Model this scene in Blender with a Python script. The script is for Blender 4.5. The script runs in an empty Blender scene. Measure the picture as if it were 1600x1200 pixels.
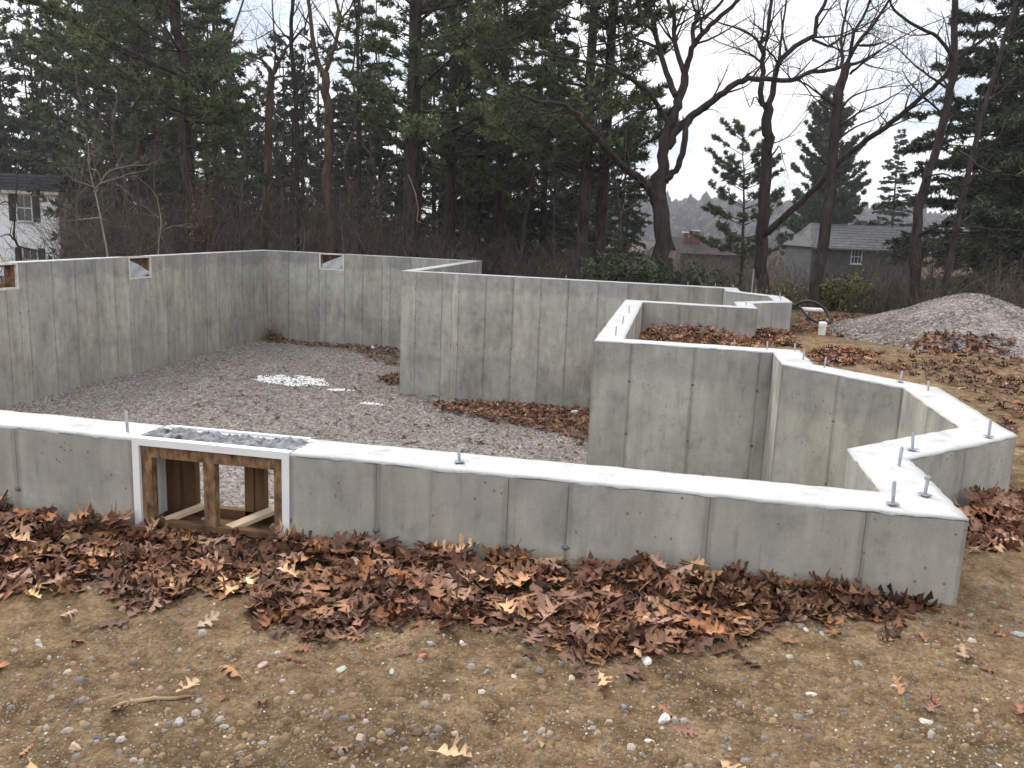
import bpy, math, random
import numpy as np
from mathutils import Vector, Matrix

R_ = random.Random(7)
rng = np.random.default_rng(11)
scene = bpy.context.scene
C = scene.collection
rad = math.radians

# ------------------------------------------------------------------ camera
PITCH, ROLL, YAW = -0.1882, 0.0420, -0.1845
CAM = np.array([-1.1417, -3.2742, 1.0128]); FPX = 1318.97
_f = np.array([math.sin(YAW)*math.cos(PITCH), math.cos(YAW)*math.cos(PITCH), math.sin(PITCH)])
_r0 = np.array([math.cos(YAW), -math.sin(YAW), 0.0]); _u0 = np.cross(_r0, _f)
_r = math.cos(ROLL)*_r0 + math.sin(ROLL)*_u0
_u = -math.sin(ROLL)*_r0 + math.cos(ROLL)*_u0
cam = bpy.data.objects.new('camera', bpy.data.cameras.new('camera')); C.objects.link(cam)
cam.data.sensor_width = 36; cam.data.lens = FPX/1600*36
cam.data.clip_start = 0.05; cam.data.clip_end = 5000
cam.matrix_world = Matrix(((_r[0], _u[0], -_f[0], CAM[0]), (_r[1], _u[1], -_f[1], CAM[1]),
                           (_r[2], _u[2], -_f[2], CAM[2]), (0, 0, 0, 1)))
scene.camera = cam

# ------------------------------------------------------------------ sky, sun, exposure
SUN_EL, SUN_AZ = 46, -44            # degrees above the horizon; degrees left of +Y (behind the wood)
w = bpy.data.worlds.new('World'); scene.world = w; w.use_nodes = True
nt = w.node_tree; nt.nodes.clear()
def wn(t, **k):
    n = nt.nodes.new(t)
    for a, b in k.items(): setattr(n, a, b)
    return n
sky = wn('ShaderNodeTexSky', sky_type='NISHITA', sun_disc=False)
sky.sun_elevation = rad(SUN_EL); sky.sun_rotation = rad(SUN_AZ)
tc = wn('ShaderNodeTexCoord'); sep = wn('ShaderNodeSeparateXYZ')
nt.links.new(tc.outputs['Generated'], sep.inputs[0])
mp = wn('ShaderNodeMapping'); mp.inputs['Scale'].default_value = (1, 1, 2.6)
nt.links.new(tc.outputs['Generated'], mp.inputs[0])
nz = wn('ShaderNodeTexNoise'); nz.inputs['Scale'].default_value = 3.2; nz.inputs['Detail'].default_value = 7; nz.inputs['Roughness'].default_value = .58
nt.links.new(mp.outputs[0], nz.inputs['Vector'])
rp = wn('ShaderNodeValToRGB')
rp.color_ramp.elements[0].position = .38; rp.color_ramp.elements[0].color = (.56, .63, .76, 1)
rp.color_ramp.elements[1].position = .60; rp.color_ramp.elements[1].color = (1, .995, .985, 1)
e = rp.color_ramp.elements.new(.48); e.color = (.90, .93, .98, 1)
nt.links.new(nz.outputs['Fac'], rp.inputs[0])
# overcast dome: brightness rises from horizon to zenith (1 + 2 sin el) / 3
mz = wn('ShaderNodeMath', operation='MAXIMUM'); mz.inputs[1].default_value = 0; nt.links.new(sep.outputs['Z'], mz.inputs[0])
mg = wn('ShaderNodeMath', operation='MULTIPLY_ADD'); mg.inputs[1].default_value = 8.0; mg.inputs[2].default_value = 6.0
nt.links.new(mz.outputs[0], mg.inputs[0])
vm = wn('ShaderNodeVectorMath', operation='SCALE'); nt.links.new(rp.outputs[0], vm.inputs[0]); nt.links.new(mg.outputs[0], vm.inputs['Scale'])
mx = wn('ShaderNodeMix', data_type='RGBA'); mx.inputs['Factor'].default_value = .93
nt.links.new(sky.outputs[0], mx.inputs['A']); nt.links.new(vm.outputs[0], mx.inputs['B'])
bg = wn('ShaderNodeBackground'); bg.inputs['Strength'].default_value = .10
nt.links.new(mx.outputs['Result'], bg.inputs['Color'])
wo = wn('ShaderNodeOutputWorld'); nt.links.new(bg.outputs[0], wo.inputs['Surface'])

sl = bpy.data.lights.new('sun', 'SUN'); sl.energy = 1.5; sl.angle = rad(22); sl.color = (1, .93, .82)
so = bpy.data.objects.new('sun', sl); C.objects.link(so)
sd = Vector((math.sin(rad(SUN_AZ))*math.cos(rad(SUN_EL)), math.cos(rad(SUN_AZ))*math.cos(rad(SUN_EL)), math.sin(rad(SUN_EL))))
so.rotation_euler = sd.to_track_quat('Z', 'Y').to_euler(); so.location = (-8, 14, 30)
scene.view_settings.view_transform = 'Standard'; scene.view_settings.look = 'None'
scene.view_settings.exposure = 0.95; scene.view_settings.gamma = 1.0
scene.view_settings.use_curve_mapping = False
scene.cycles.max_bounces = 5; scene.cycles.diffuse_bounces = 3; scene.cycles.transparent_max_bounces = 8
scene.cycles.use_adaptive_sampling = True; scene.cycles.adaptive_threshold = .03
scene.cycles.caustics_reflective = False; scene.cycles.caustics_refractive = False

# ------------------------------------------------------------------ helpers
def at(u, v, D):
    """point at depth D (metres along the view axis) seen at photo pixel u, v"""
    return CAM + (_f + _r*(u-800)/FPX - _u*(v-600)/FPX)*D
def on_z(u, v, z):
    d = _f + _r*(u-800)/FPX - _u*(v-600)/FPX
    return CAM + d*(z-CAM[2])/d[2]

def vnoise(x, y, seed=0):
    x = np.asarray(x, float); y = np.asarray(y, float)
    xi = np.floor(x); yi = np.floor(y); fx = x-xi; fy = y-yi
    fx = fx*fx*(3-2*fx); fy = fy*fy*(3-2*fy)
    def h(a, b):
        k = (a.astype(np.int64)*374761393 + b.astype(np.int64)*668265263 + seed*144269504) & 0xffffffff
        k = ((k ^ (k >> 13))*1274126177) & 0xffffffff
        return ((k ^ (k >> 16)) & 0xffff)/65535.0
    return ((h(xi, yi)*(1-fx)+h(xi+1, yi)*fx)*(1-fy) + (h(xi, yi+1)*(1-fx)+h(xi+1, yi+1)*fx)*fy)*2-1
def fbm(x, y, s, o=3, seed=0):
    r = 0; a = 1.0
    for i in range(o):
        r = r + a*vnoise(np.asarray(x)*s+17.3*i, np.asarray(y)*s-9.1*i, seed+i); s *= 2.1; a *= .5
    return r

def put(name, me, mat=None, parent=None, smooth=False):
    o = bpy.data.objects.new(name, me); C.objects.link(o)
    if mat is not None and not me.materials: me.materials.append(mat)
    if parent is not None: o.parent = parent
    if smooth: me.polygons.foreach_set('use_smooth', np.ones(len(me.polygons), bool))
    return o
def np_mesh(name, V, F, cols=None):
    """V (n,3); F (m,k) one polygon size; cols (n,3) optional colour per vertex"""
    V = np.ascontiguousarray(V, np.float32).reshape(-1, 3); F = np.ascontiguousarray(F, np.int32)
    me = bpy.data.meshes.new(name); k = F.shape[1]
    me.vertices.add(len(V)); me.vertices.foreach_set('co', V.ravel())
    me.loops.add(F.size); me.loops.foreach_set('vertex_index', F.ravel())
    me.polygons.add(len(F)); me.polygons.foreach_set('loop_start', np.arange(0, F.size, k, dtype=np.int32))
    me.polygons.foreach_set('loop_total', np.full(len(F), k, np.int32))
    me.update(calc_edges=True)
    if cols is not None:
        a = me.color_attributes.new('col', 'FLOAT_COLOR', 'POINT')
        c = np.ones((len(V), 4), np.float32); c[:, :3] = cols; a.data.foreach_set('color', c.ravel())
    return me
class G:
    """collects shapes into one mesh"""
    def __init__(s): s.v = []; s.f = []
    def box(s, a, b, M=None):
        x0, y0, z0 = a; x1, y1, z1 = b
        p = [(x0,y0,z0),(x1,y0,z0),(x1,y1,z0),(x0,y1,z0),(x0,y0,z1),(x1,y0,z1),(x1,y1,z1),(x0,y1,z1)]
        if M is not None: p = [tuple(M @ Vector(q)) for q in p]
        n = len(s.v); s.v += p
        s.f += [tuple(n+i for i in q) for q in ((0,3,2,1),(4,5,6,7),(0,1,5,4),(1,2,6,5),(2,3,7,6),(3,0,4,7))]
        return s
    def prism(s, poly, z0, z1):
        n = len(s.v); k = len(poly)
        s.v += [(p[0], p[1], z0) for p in poly] + [(p[0], p[1], z1) for p in poly]
        s.f += [tuple(n+i for i in reversed(range(k))), tuple(n+k+i for i in range(k))]
        s.f += [(n+i, n+(i+1) % k, n+k+(i+1) % k, n+k+i) for i in range(k)]
        return s
    def poly(s, pts):
        n = len(s.v); s.v += [tuple(p) for p in pts]; s.f.append(tuple(range(n, n+len(pts)))); return s
    def lathe(s, prof, n=16, c=(0, 0, 0)):
        b = len(s.v)
        for r, z in prof:
            for i in range(n):
                a = 2*math.pi*i/n; s.v.append((c[0]+r*math.cos(a), c[1]+r*math.sin(a), c[2]+z))
        for j in range(len(prof)-1):
            for i in range(n):
                s.f.append((b+j*n+i, b+j*n+(i+1) % n, b+(j+1)*n+(i+1) % n, b+(j+1)*n+i))
        s.f.append(tuple(b+i for i in reversed(range(n)))); s.f.append(tuple(b+(len(prof)-1)*n+i for i in range(n)))
        return s
    def tube(s, pts, r, n=8):
        V, F = tubes(np.array([pts], float), np.full((1, len(pts)), r) if np.isscalar(r) else np.array([r], float), n)
        b = len(s.v); s.v += [tuple(v) for v in V]; s.f += [tuple(int(i)+b for i in f) for f in F]
        N = len(pts); s.f.append(tuple(b+i for i in reversed(range(n)))); s.f.append(tuple(b+(N-1)*n+i for i in range(n)))
        return s
    def mesh(s, name):
        me = bpy.data.meshes.new(name); me.from_pydata(s.v, [], s.f); me.update(); return me
    def obj(s, name, mat, parent=None, smooth=False): return put(name, s.mesh(name), mat, parent, smooth)

def tubes(P, r, sides):
    """P (B,N,3) polylines, r (B,N) radii -> verts, quads"""
    B, N, _ = P.shape
    T = np.gradient(P, axis=1); T /= np.linalg.norm(T, axis=2, keepdims=True)+1e-9
    d = P[:, -1]-P[:, 0]; d /= np.linalg.norm(d, axis=1, keepdims=True)+1e-9
    ref = np.where(np.abs(d[:, 2:3]) > .8, np.array([[1., 0, 0]]), np.array([[0, 0, 1.]]))[:, None, :]
    n1 = np.cross(T, np.broadcast_to(ref, T.shape)); n1 /= np.linalg.norm(n1, axis=2, keepdims=True)+1e-9
    n2 = np.cross(T, n1)
    a = np.arange(sides)*2*math.pi/sides
    V = P[:, :, None, :] + r[:, :, None, None]*(np.cos(a)[None, None, :, None]*n1[:, :, None, :] + np.sin(a)[None, None, :, None]*n2[:, :, None, :])
    b = np.arange(B)[:, None, None]*N*sides; j = np.arange(N-1)[None, :, None]*sides; i = np.arange(sides)[None, None, :]; i2 = (i+1) % sides
    F = np.stack([b+j+i, b+j+i2, b+j+sides+i2, b+j+sides+i], axis=-1).reshape(-1, 4)
    return V.reshape(-1, 3), F
def cat(parts):
    Vs, Fs, n = [], [], 0
    for V, F in parts: Vs.append(V); Fs.append(F+n); n += len(V)
    return np.concatenate(Vs), np.concatenate(Fs)

def tag(o, label=None, cat_=None, group=None, kind=None):
    if label: o['label'] = label
    if cat_: o['category'] = cat_
    if group: o['group'] = group
    if kind: o['kind'] = kind
    return o
def empty(name, loc=(0, 0, 0), rz=0, parent=None):
    o = bpy.data.objects.new(name, None); C.objects.link(o); o.location = loc; o.rotation_euler = (0, 0, rz)
    o.empty_display_size = .2
    if parent is not None: o.parent = parent
    return o
def copy_tree(o, parent=None):
    c = o.copy(); C.objects.link(c); c.parent = parent
    for ch in list(o.children): copy_tree(ch, c)
    return c

# ------------------------------------------------------------------ materials
class M:
    def __init__(s, name, rough=.9, spec=.2):
        s.m = bpy.data.materials.new(name); s.m.use_nodes = True; s.nt = s.m.node_tree
        s.b = s.nt.nodes['Principled BSDF']; s.b.inputs['Roughness'].default_value = rough
        s.b.inputs['Specular IOR Level'].default_value = spec
    def n(s, t, **k):
        nd = s.nt.nodes.new(t)
        for a, v in k.items():
            if a.startswith('i_'): nd.inputs[a[2:].replace('_', ' ')].default_value = v
            else: setattr(nd, a, v)
        return nd
    def l(s, a, b): s.nt.links.new(a, b)
    def pos(s, scale=(1, 1, 1), src='Position'):
        if src == 'Position': o = s.n('ShaderNodeNewGeometry').outputs['Position']
        else: o = s.n('ShaderNodeTexCoord').outputs[src]
        mp = s.n('ShaderNodeMapping'); mp.inputs['Scale'].default_value = scale; s.l(o, mp.inputs[0]); return mp.outputs[0]
    def noise(s, vec, scale, detail=4, rough=.55):
        t = s.n('ShaderNodeTexNoise'); t.inputs['Scale'].default_value = scale; t.inputs['Detail'].default_value = detail
        t.inputs['Roughness'].default_value = rough; s.l(vec, t.inputs['Vector']); return t.outputs['Fac']
    def ramp(s, fac, stops):
        r = s.n('ShaderNodeValToRGB'); e = r.color_ramp.elements
        while len(e) < len(stops): e.new(.5)
        for x, (p, c) in zip(e, stops):
            x.position = p; x.color = (*((c,)*3 if np.isscalar(c) else c), 1)
        s.l(fac, r.inputs[0]); return r.outputs[0]
    def mix(s, fac, a, b, mode='MIX'):
        m = s.n('ShaderNodeMix', data_type='RGBA', blend_type=mode)
        for k, v in (('Factor', fac), ('A', a), ('B', b)):
            if isinstance(v, (int, float)): m.inputs[k].default_value = v if k == 'Factor' else (v, v, v, 1)
            elif isinstance(v, tuple): m.inputs[k].default_value = (*v, 1)
            else: s.l(v, m.inputs[k])
        return m.outputs['Result']
    def math(s, op, a, b=None, c=None):
        m = s.n('ShaderNodeMath', operation=op)
        for i, v in enumerate((a, b, c)):
            if v is None: continue
            if isinstance(v, (int, float)): m.inputs[i].default_value = v
            else: s.l(v, m.inputs[i])
        return m.outputs[0]
    def bump(s, h, strength=.3, dist=.01):
        b = s.n('ShaderNodeBump'); b.inputs['Strength'].default_value = strength; b.inputs['Distance'].default_value = dist
        s.l(h, b.inputs['Height']); s.l(b.outputs[0], s.b.inputs['Normal'])
    def col(s, c):
        if isinstance(c, tuple): s.b.inputs['Base Color'].default_value = (*c, 1)
        else: s.l(c, s.b.inputs['Base Color'])
        return s.m
def simple(name, a, b, scale=20, stretch=(1, 1, 1), rough=.85, spec=.2, bump=0., src='Position'):
    m = M(name, rough, spec); n = m.noise(m.pos(stretch, src), scale, 5)
    if bump: m.bump(n, bump, .01)
    return m.col(m.ramp(n, [(.3, a), (.7, b)]))

def concrete(name, panel):
    m = M(name, .88, .25)
    oi = m.n('ShaderNodeObjectInfo')
    geo = m.n('ShaderNodeNewGeometry').outputs['Position']
    off = m.n('ShaderNodeVectorMath', operation='SCALE'); off.inputs[0].default_value = (31, 17, 53)
    gp = m.pos()
    m.l(oi.outputs['Random'], off.inputs['Scale'])
    ad = m.n('ShaderNodeVectorMath', operation='ADD'); m.l(geo, ad.inputs[0]); m.l(off.outputs[0], ad.inputs[1])
    st = m.n('ShaderNodeMapping'); st.inputs['Scale'].default_value = (1, 1, .22); m.l(ad.outputs[0], st.inputs[0])
    streak = m.noise(st.outputs[0], 7.0, 6, .62)
    mb = m.n('ShaderNodeMapping'); mb.inputs['Scale'].default_value = (1, 1, .55); m.l(gp, mb.inputs[0]); blot = m.noise(mb.outputs[0], 2.3, 6, .62)
    c = m.ramp(streak, [(.30, (.290, .284, .264)), (.5, (.360, .353, .330)), (.72, (.418, .409, .382))])
    c = m.mix(.85, c, m.ramp(blot, [(.28, (.56, .57, .575)), (.42, (.86, .86, .855)), (.55, (.99, .99, .98)), (.72, (1.25, 1.235, 1.19))]), 'MULTIPLY')
    mot = m.noise(ad.outputs[0], 6.5, 7, .68)
    c = m.mix(.9, c, m.ramp(mot, [(.28, (.70, .70, .70)), (.44, (.96, .96, .955)), (.6, (1.04, 1.035, 1.02)), (.75, (1.20, 1.18, 1.13))]), 'MULTIPLY')
    if panel:
        tone = m.ramp(oi.outputs['Random'], [(0, (.90, .90, .90)), (.5, 1.0), (1, (1.08, 1.08, 1.07))])
        c = m.mix(1.0, c, tone, 'MULTIPLY')
        g = m.n('ShaderNodeSeparateXYZ'); m.l(m.n('ShaderNodeTexCoord').outputs['Generated'], g.inputs[0])
        d = m.math('MINIMUM', g.outputs['X'], m.math('SUBTRACT', 1.0, g.outputs['X']))
        wv = m.noise(ad.outputs[0], 9, 4)
        d = m.math('SUBTRACT', d, m.math('MULTIPLY', wv, .05))
        c = m.mix(1.0, c, m.ramp(d, [(0.0, (.80, .80, .79)), (.018, (1, 1, 1))]), 'MULTIPLY')
        # pour line left in the cast face; darker again towards bottom and top
        z = m.n('ShaderNodeSeparateXYZ'); m.l(geo, z.inputs[0])
        wz = m.math('ADD', z.outputs['Z'], m.math('MULTIPLY', m.noise(m.pos((1, 1, .2)), 1.1, 4), .55))
        c = m.mix(1.0, c, m.ramp(m.math('MULTIPLY_ADD', wz, .35, 1.0), [(.20, (.86, .87, .87)), (.46, (.95, .95, .95)), (.50, (.89, .89, .89)), (.54, (.98, .98, .97)), (.86, (1.04, 1.04, 1.02)), (.97, (1.06, 1.05, 1.02)), (1.0, (.86, .86, .87))]), 'MULTIPLY')
        warm = m.noise(gp, .55, 4)
        c = m.mix(m.ramp(warm, [(.42, .12), (.66, .62)]), c, m.mix(1.0, c, (1.07, 1.0, .87), 'MULTIPLY'))
    dm = m.n('ShaderNodeMapping'); dm.inputs['Scale'].default_value = (1, 1, .16); m.l(ad.outputs[0], dm.inputs[0]); drip = m.noise(dm.outputs[0], 15, 5, .6)
    c = m.mix(1.0, c, m.ramp(drip, [(.34, (1.08, 1.08, 1.07)), (.43, 1.0), (.60, 1.0), (.70, (.80, .80, .79))]), 'MULTIPLY')
    vo = m.n('ShaderNodeTexVoronoi'); vo.inputs['Scale'].default_value = 26; m.l(ad.outputs[0], vo.inputs['Vector'])
    rare = m.noise(ad.outputs[0], 6.0, 2)
    hole = m.math('MULTIPLY', m.math('LESS_THAN', vo.outputs['Distance'], .16), m.math('GREATER_THAN', rare, .55))
    c = m.mix(m.math('MULTIPLY', hole, .8), c, (.12, .12, .115))
    fine = m.noise(m.pos(), 90, 3)
    c = m.mix(.35, c, m.ramp(fine, [(.3, .8), (.7, 1.12)]), 'MULTIPLY')
    m.bump(m.math('SUBTRACT', m.math('MULTIPLY_ADD', blot, .5, m.math('MULTIPLY', fine, .25)), hole), .25, .006)
    return m.col(c)
mat_panel = concrete('cast_concrete_face', True)
mat_core = concrete('cast_concrete', False)
def _top():
    m = M('trowelled_concrete_top', .9, .2); p = m.pos()
    a = m.noise(p, 5, 7, .68); b = m.noise(p, 55, 4)
    c = m.ramp(a, [(.3, (.31, .31, .305)), (.45, (.43, .43, .425)), (.75, (.49, .485, .47))])
    c = m.mix(.6, c, m.ramp(b, [(.22, .55), (.40, 1.0), (.8, 1.06)]), 'MULTIPLY')
    b2 = m.noise(p, 150, 3); c = m.mix(m.ramp(b2, [(.60, 0.0), (.68, .5)]), c, (.20, .20, .195))
    m.bump(b2, .5, .004); return m.col(c)
mat_top = _top()

def _dirt():
    m = M('sandy_dirt', .95, .1); p = m.pos()
    big = m.noise(p, .9, 5); mid = m.noise(p, 9, 8, .72); fine = m.noise(p, 75, 5, .72)
    c = m.ramp(mid, [(.30, (.085, .054, .030)), (.44, (.178, .120, .068)), (.56, (.260, .182, .108)), (.72, (.38, .28, .175))])
    c = m.mix(1.0, c, (.95, .92, .87), 'MULTIPLY')
    c = m.mix(.8, c, m.ramp(big, [(.32, .62), (.55, 1.05), (.72, 1.22)]), 'MULTIPLY')
    c = m.mix(.8, c, m.ramp(fine, [(.25, .42), (.5, 1.0), (.78, 1.7)]), 'MULTIPLY')
    vo = m.n('ShaderNodeTexVoronoi'); vo.inputs['Scale'].default_value = 75; m.l(p, vo.inputs['Vector'])
    peb = m.math('MULTIPLY', m.math('LESS_THAN', vo.outputs['Distance'], .30), m.math('GREATER_THAN', m.noise(p, 30, 2), .55))
    cv = m.n('ShaderNodeTexVoronoi'); cv.inputs['Scale'].default_value = 34; cv.inputs['Randomness'].default_value = 1.0
    wp = m.n('ShaderNodeVectorMath', operation='ADD'); nv = m.n('ShaderNodeTexNoise'); nv.inputs['Scale'].default_value = 20; m.l(p, nv.inputs['Vector']); sc_n = m.n('ShaderNodeVectorMath', operation='SCALE'); sc_n.inputs['Scale'].default_value = .05; m.l(nv.outputs['Color'], sc_n.inputs[0]); m.l(p, wp.inputs[0]); m.l(sc_n.outputs[0], wp.inputs[1]); m.l(wp.outputs[0], cv.inputs['Vector'])
    c = m.mix(.45, c, m.ramp(cv.outputs['Distance'], [(.05, 1.3), (.45, .95), (.8, .5)]), 'MULTIPLY')
    c = m.mix(m.math('MULTIPLY', peb, .55), c, m.ramp(m.math('FRACT', m.math('MULTIPLY', m.noise(p, 33, 0), 9.0)), [(0, (.10, .09, .085)), (.5, (.26, .235, .20)), (1, (.46, .43, .38))]))
    # farther off: leaf litter of the wood, and a thin strip of grass along the clearing
    s = m.n('ShaderNodeSeparateXYZ'); m.l(p, s.inputs[0])
    edge = m.math('ADD', s.outputs['Y'], m.math('MULTIPLY', m.noise(p, .8, 3), 2.4))
    lit = m.ramp(m.noise(p, 7, 5, .7), [(.3, (.032, .017, .011)), (.5, (.072, .040, .025)), (.7, (.120, .070, .045))])
    c = m.mix(m.ramp(m.math('MULTIPLY', edge, .05), [(.50, 0.0), (.58, .9)]), c, lit)
    gr = m.ramp(m.noise(p, 14, 5, .7), [(.3, (.06, .055, .02)), (.7, (.16, .14, .055))])
    c = m.mix(m.ramp(m.math('MULTIPLY', edge, .05), [(.725, 0.0), (.74, .9), (.80, .9), (.815, 0.0)]), c, gr)
    m.bump(m.math('ADD', m.math('SUBTRACT', m.math('MULTIPLY_ADD', mid, 1.4, fine), m.math('MULTIPLY', cv.outputs['Distance'], .5)), m.math('MULTIPLY', peb, .5)), .95, .016); return m.col(c)
mat_dirt = _dirt()
def attr_mat(name, rough=.85, spec=.2, var=.25, nscale=40, transl=0.):
    m = M(name, rough, spec); a = m.n('ShaderNodeVertexColor', layer_name='col')
    oi = m.n('ShaderNodeObjectInfo')
    c = m.mix(1.0, a.outputs['Color'], m.ramp(oi.outputs['Random'], [(0, 1-var), (1, 1+var)]), 'MULTIPLY')
    n = m.noise(m.pos(), nscale, 4, .65)
    c = m.mix(.8, c, m.ramp(n, [(.25, .62), (.5, 1.0), (.78, 1.35)]), 'MULTIPLY')
    m.bump(n, .3, .004)
    return m.col(c)
mat_leaf = attr_mat('dry_oak_leaf', .7, .22, .28, 38)
mat_stone = attr_mat('pebble', .8, .25, .1, 120)
mat_gravel_stone = attr_mat('crushed_stone', .85, .2, .0, 60)
def _gravel():
    m = M('crushed_stone_bed', .92, .15); p = m.pos()
    vo = m.n('ShaderNodeTexVoronoi'); vo.inputs['Scale'].default_value = 26; m.l(p, vo.inputs['Vector'])
    g = m.n('ShaderNodeSeparateXYZ'); m.l(vo.outputs['Color'], g.inputs[0])
    c = m.ramp(g.outputs['X'], [(0, (.12, .103, .092)), (.4, (.205, .180, .162)), (.75, (.27, .238, .215)), (1, (.36, .325, .295))])
    c = m.mix(.7, c, m.ramp(m.noise(p, .8, 4), [(.3, .78), (.7, 1.15)]), 'MULTIPLY')
    m.bump(vo.outputs['Distance'], .9, .03); return m.col(c)
mat_gravel = _gravel()
mat_vinyl = simple('white_vinyl', (.66, .67, .68), (.74, .74, .74), 8, rough=.5, spec=.4)
mat_vinyl_dirty = simple('dusty_white_frame', (.50, .45, .41), (.70, .68, .65), 14, rough=.6, spec=.3)
mat_wood = simple('weathered_lumber', (.055, .030, .014), (.19, .115, .06), 9, (1, 1, .25), .85, .15, .3)
mat_osb = simple('strand_board', (.050, .026, .014), (.30, .18, .10), 34, (1, 1, .45), .85, .15, .4)
mat_pine_board = simple('fresh_pine_board', (.42, .30, .20), (.60, .46, .33), 12, (1, .3, 1), .8, .15)
mat_slop = simple('rough_mortar', (.045, .048, .055), (.30, .31, .315), 16, rough=1.0, spec=.0, bump=.3)
mat_steel = M('galvanised_steel', .42, .5); mat_steel.b.inputs['Metallic'].default_value = .75; mat_steel = mat_steel.col((.36, .38, .42))
mat_black = M('black_polyethylene', .38, .5).col((.012, .012, .013))
mat_pvc = simple('white_pvc', (.60, .59, .55), (.72, .71, .67), 10, rough=.45, spec=.4)
mat_brick_chip = simple('red_brick', (.22, .075, .045), (.33, .12, .075), 30)
mat_dark_brick = simple('dark_red_brick', (.10, .038, .030), (.15, .06, .048), 8)
mat_bark_pine = simple('pine_bark', (.020, .016, .014), (.075, .060, .052), 9, (1, 1, .25), .95, .1, .6)
mat_bark_oak = simple('oak_bark', (.018, .015, .013), (.058, .047, .041), 10, (1, 1, .2), .95, .1, .7)
mat_bark_brown = simple('brown_bark', (.038, .026, .018), (.13, .092, .066), 8, (1, 1, .2), .95, .1, .7)
mat_twig = simple('bare_twig', (.022, .018, .017), (.055, .045, .041), 3)
mat_brush = simple('brown_undergrowth', (.026, .021, .017), (.150, .118, .092), 1.6)
mat_bark_grey = simple('grey_bark', (.045, .036, .030), (.14, .115, .098), 6, (1, 1, .3), .95, .1, .4)
mat_pale_twig = simple('pale_dead_wood', (.13, .11, .095), (.27, .24, .21), 4)
def _needles(name, a, b, c):
    m = M(name, .75, .2); oi = m.n('ShaderNodeObjectInfo')
    n = m.noise(m.pos(), .55, 4, .65)
    k = m.ramp(n, [(.30, a), (.52, b), (.74, c)])
    k = m.mix(1.0, k, m.ramp(oi.outputs['Random'], [(0, .8), (1, 1.2)]), 'MULTIPLY')
    return m.col(k)
mat_needle = _needles('white_pine_needles', (.052, .072, .042), (.110, .138, .068), (.215, .225, .098))
mat_needle_dark = _needles('hemlock_needles', (.034, .048, .034), (.066, .088, .052), (.115, .135, .070))
mat_shrub = _needles('shrub_leaves', (.026, .040, .020), (.050, .070, .034), (.085, .105, .050))
mat_shrub_y = _needles('yellowing_shrub_leaves', (.07, .09, .022), (.14, .16, .035), (.24, .23, .06))
mat_siding = simple('white_clapboard', (.70, .70, .70), (.80, .80, .80), 1.5, (1, 1, .3), .7)
mat_shingle_dark = simple('charcoal_shingles', (.018, .019, .023), (.038, .039, .045), 6, (.4, .4, 2.5))
mat_shingle_gray = simple('grey_shingles', (.070, .070, .072), (.13, .13, .128), 3)
mat_graywall = simple('grey_siding', (.060, .062, .068), (.085, .088, .094), 3)
mat_blackpaint = M('black_shutter_paint', .6, .3).col((.014, .014, .017))
mat_glass = M('window_glass', .12, .6).col((.05, .055, .06))
mat_trim = M('cream_trim', .6, .3).col((.50, .46, .38))
mat_whitetrim = M('white_trim', .6, .3).col((.60, .61, .62))
mat_sheet = M('plastic_sheet', .25, .5); mat_sheet.b.inputs['Alpha'].default_value = .72; mat_sheet = mat_sheet.col((.62, .65, .68))
mat_hill = simple('far_woodland', (.026, .025, .029), (.046, .042, .046), .02)
mat_tie = simple('tie_stain', (.085, .083, .08), (.18, .175, .165), 40)
mat_orange_leaf = M('rusty_beech_leaf', .7, .2).col((.15, .062, .032))

# ------------------------------------------------------------------ terrain
OUT = [(-12.471, 0), (0, 0), (0, .8616), (.7300, 1.5916), (.7300, 3.0379), (0, 3.7679), (0, 4.5792), (-1.565, 4.5792),
       (-1.565, 8.7429), (0, 8.7429), (0, 9.6288), (.65, 10.2788), (.65, 11.4500), (0, 12.1000), (0, 13.0506),
       (-6.204, 13.0506), (-6.204, 18.7749), (-12.471, 18.7749)]
T = .254; ZF = -2.4654; NP = len(OUT)
def offset_poly(P, d):
    r = []
    n = len(P)
    for i in range(n):
        a, b, c = (np.array(P[j % n]) for j in (i-1, i, i+1))
        e1 = (b-a)/np.linalg.norm(b-a); e2 = (c-b)/np.linalg.norm(c-b)
        n1 = np.array([-e1[1], e1[0]]); n2 = np.array([-e2[1], e2[0]])
        k = (n1+n2); k = k/(k@n1)
        r.append(b+k*d)
    return r
INN = offset_poly(OUT, T)
def inside(x, y, P):
    x = np.asarray(x); y = np.asarray(y); r = np.zeros(x.shape, bool)
    for i in range(len(P)):
        (x0, y0), (x1, y1) = P[i-1], P[i]
        c = ((y0 > y) != (y1 > y)) & (x < (x1-x0)*(y-y0)/((y1-y0) if y1 != y0 else 1e-9)+x0)
        r ^= c
    return r
def sstep(a, b, x): t = np.clip((x-a)/(b-a), 0, 1); return t*t*(3-2*t)
def gz0(x, y):
    x = np.asarray(x, float); y = np.asarray(y, float)
    fr = -.335 + .026*np.clip(x, -7, 0) + .045*np.clip(y, -6, 0) - .012*np.clip(x-1, 0, 6)
    rt = -.335 - .0135*np.clip(y, 0, 16)
    z = np.where(y < 0, fr, rt + .026*np.clip(x, -7, 0)*np.clip(1-y/3, 0, 1))
    sp = lambda d: np.log1p(np.exp(np.clip(d*1.1, -30, 30)))/1.1
    drop = np.maximum(sp(np.where(x > -6, y-16.5, y-19.8)), sp(-13.6-x))
    z = z - 6.2*(1-np.exp(-.021*drop))
    return z + .05*fbm(x, y, .35, 2, 3)*sstep(1.5, 6, np.maximum(y, np.abs(x+2)-3)) 
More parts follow.
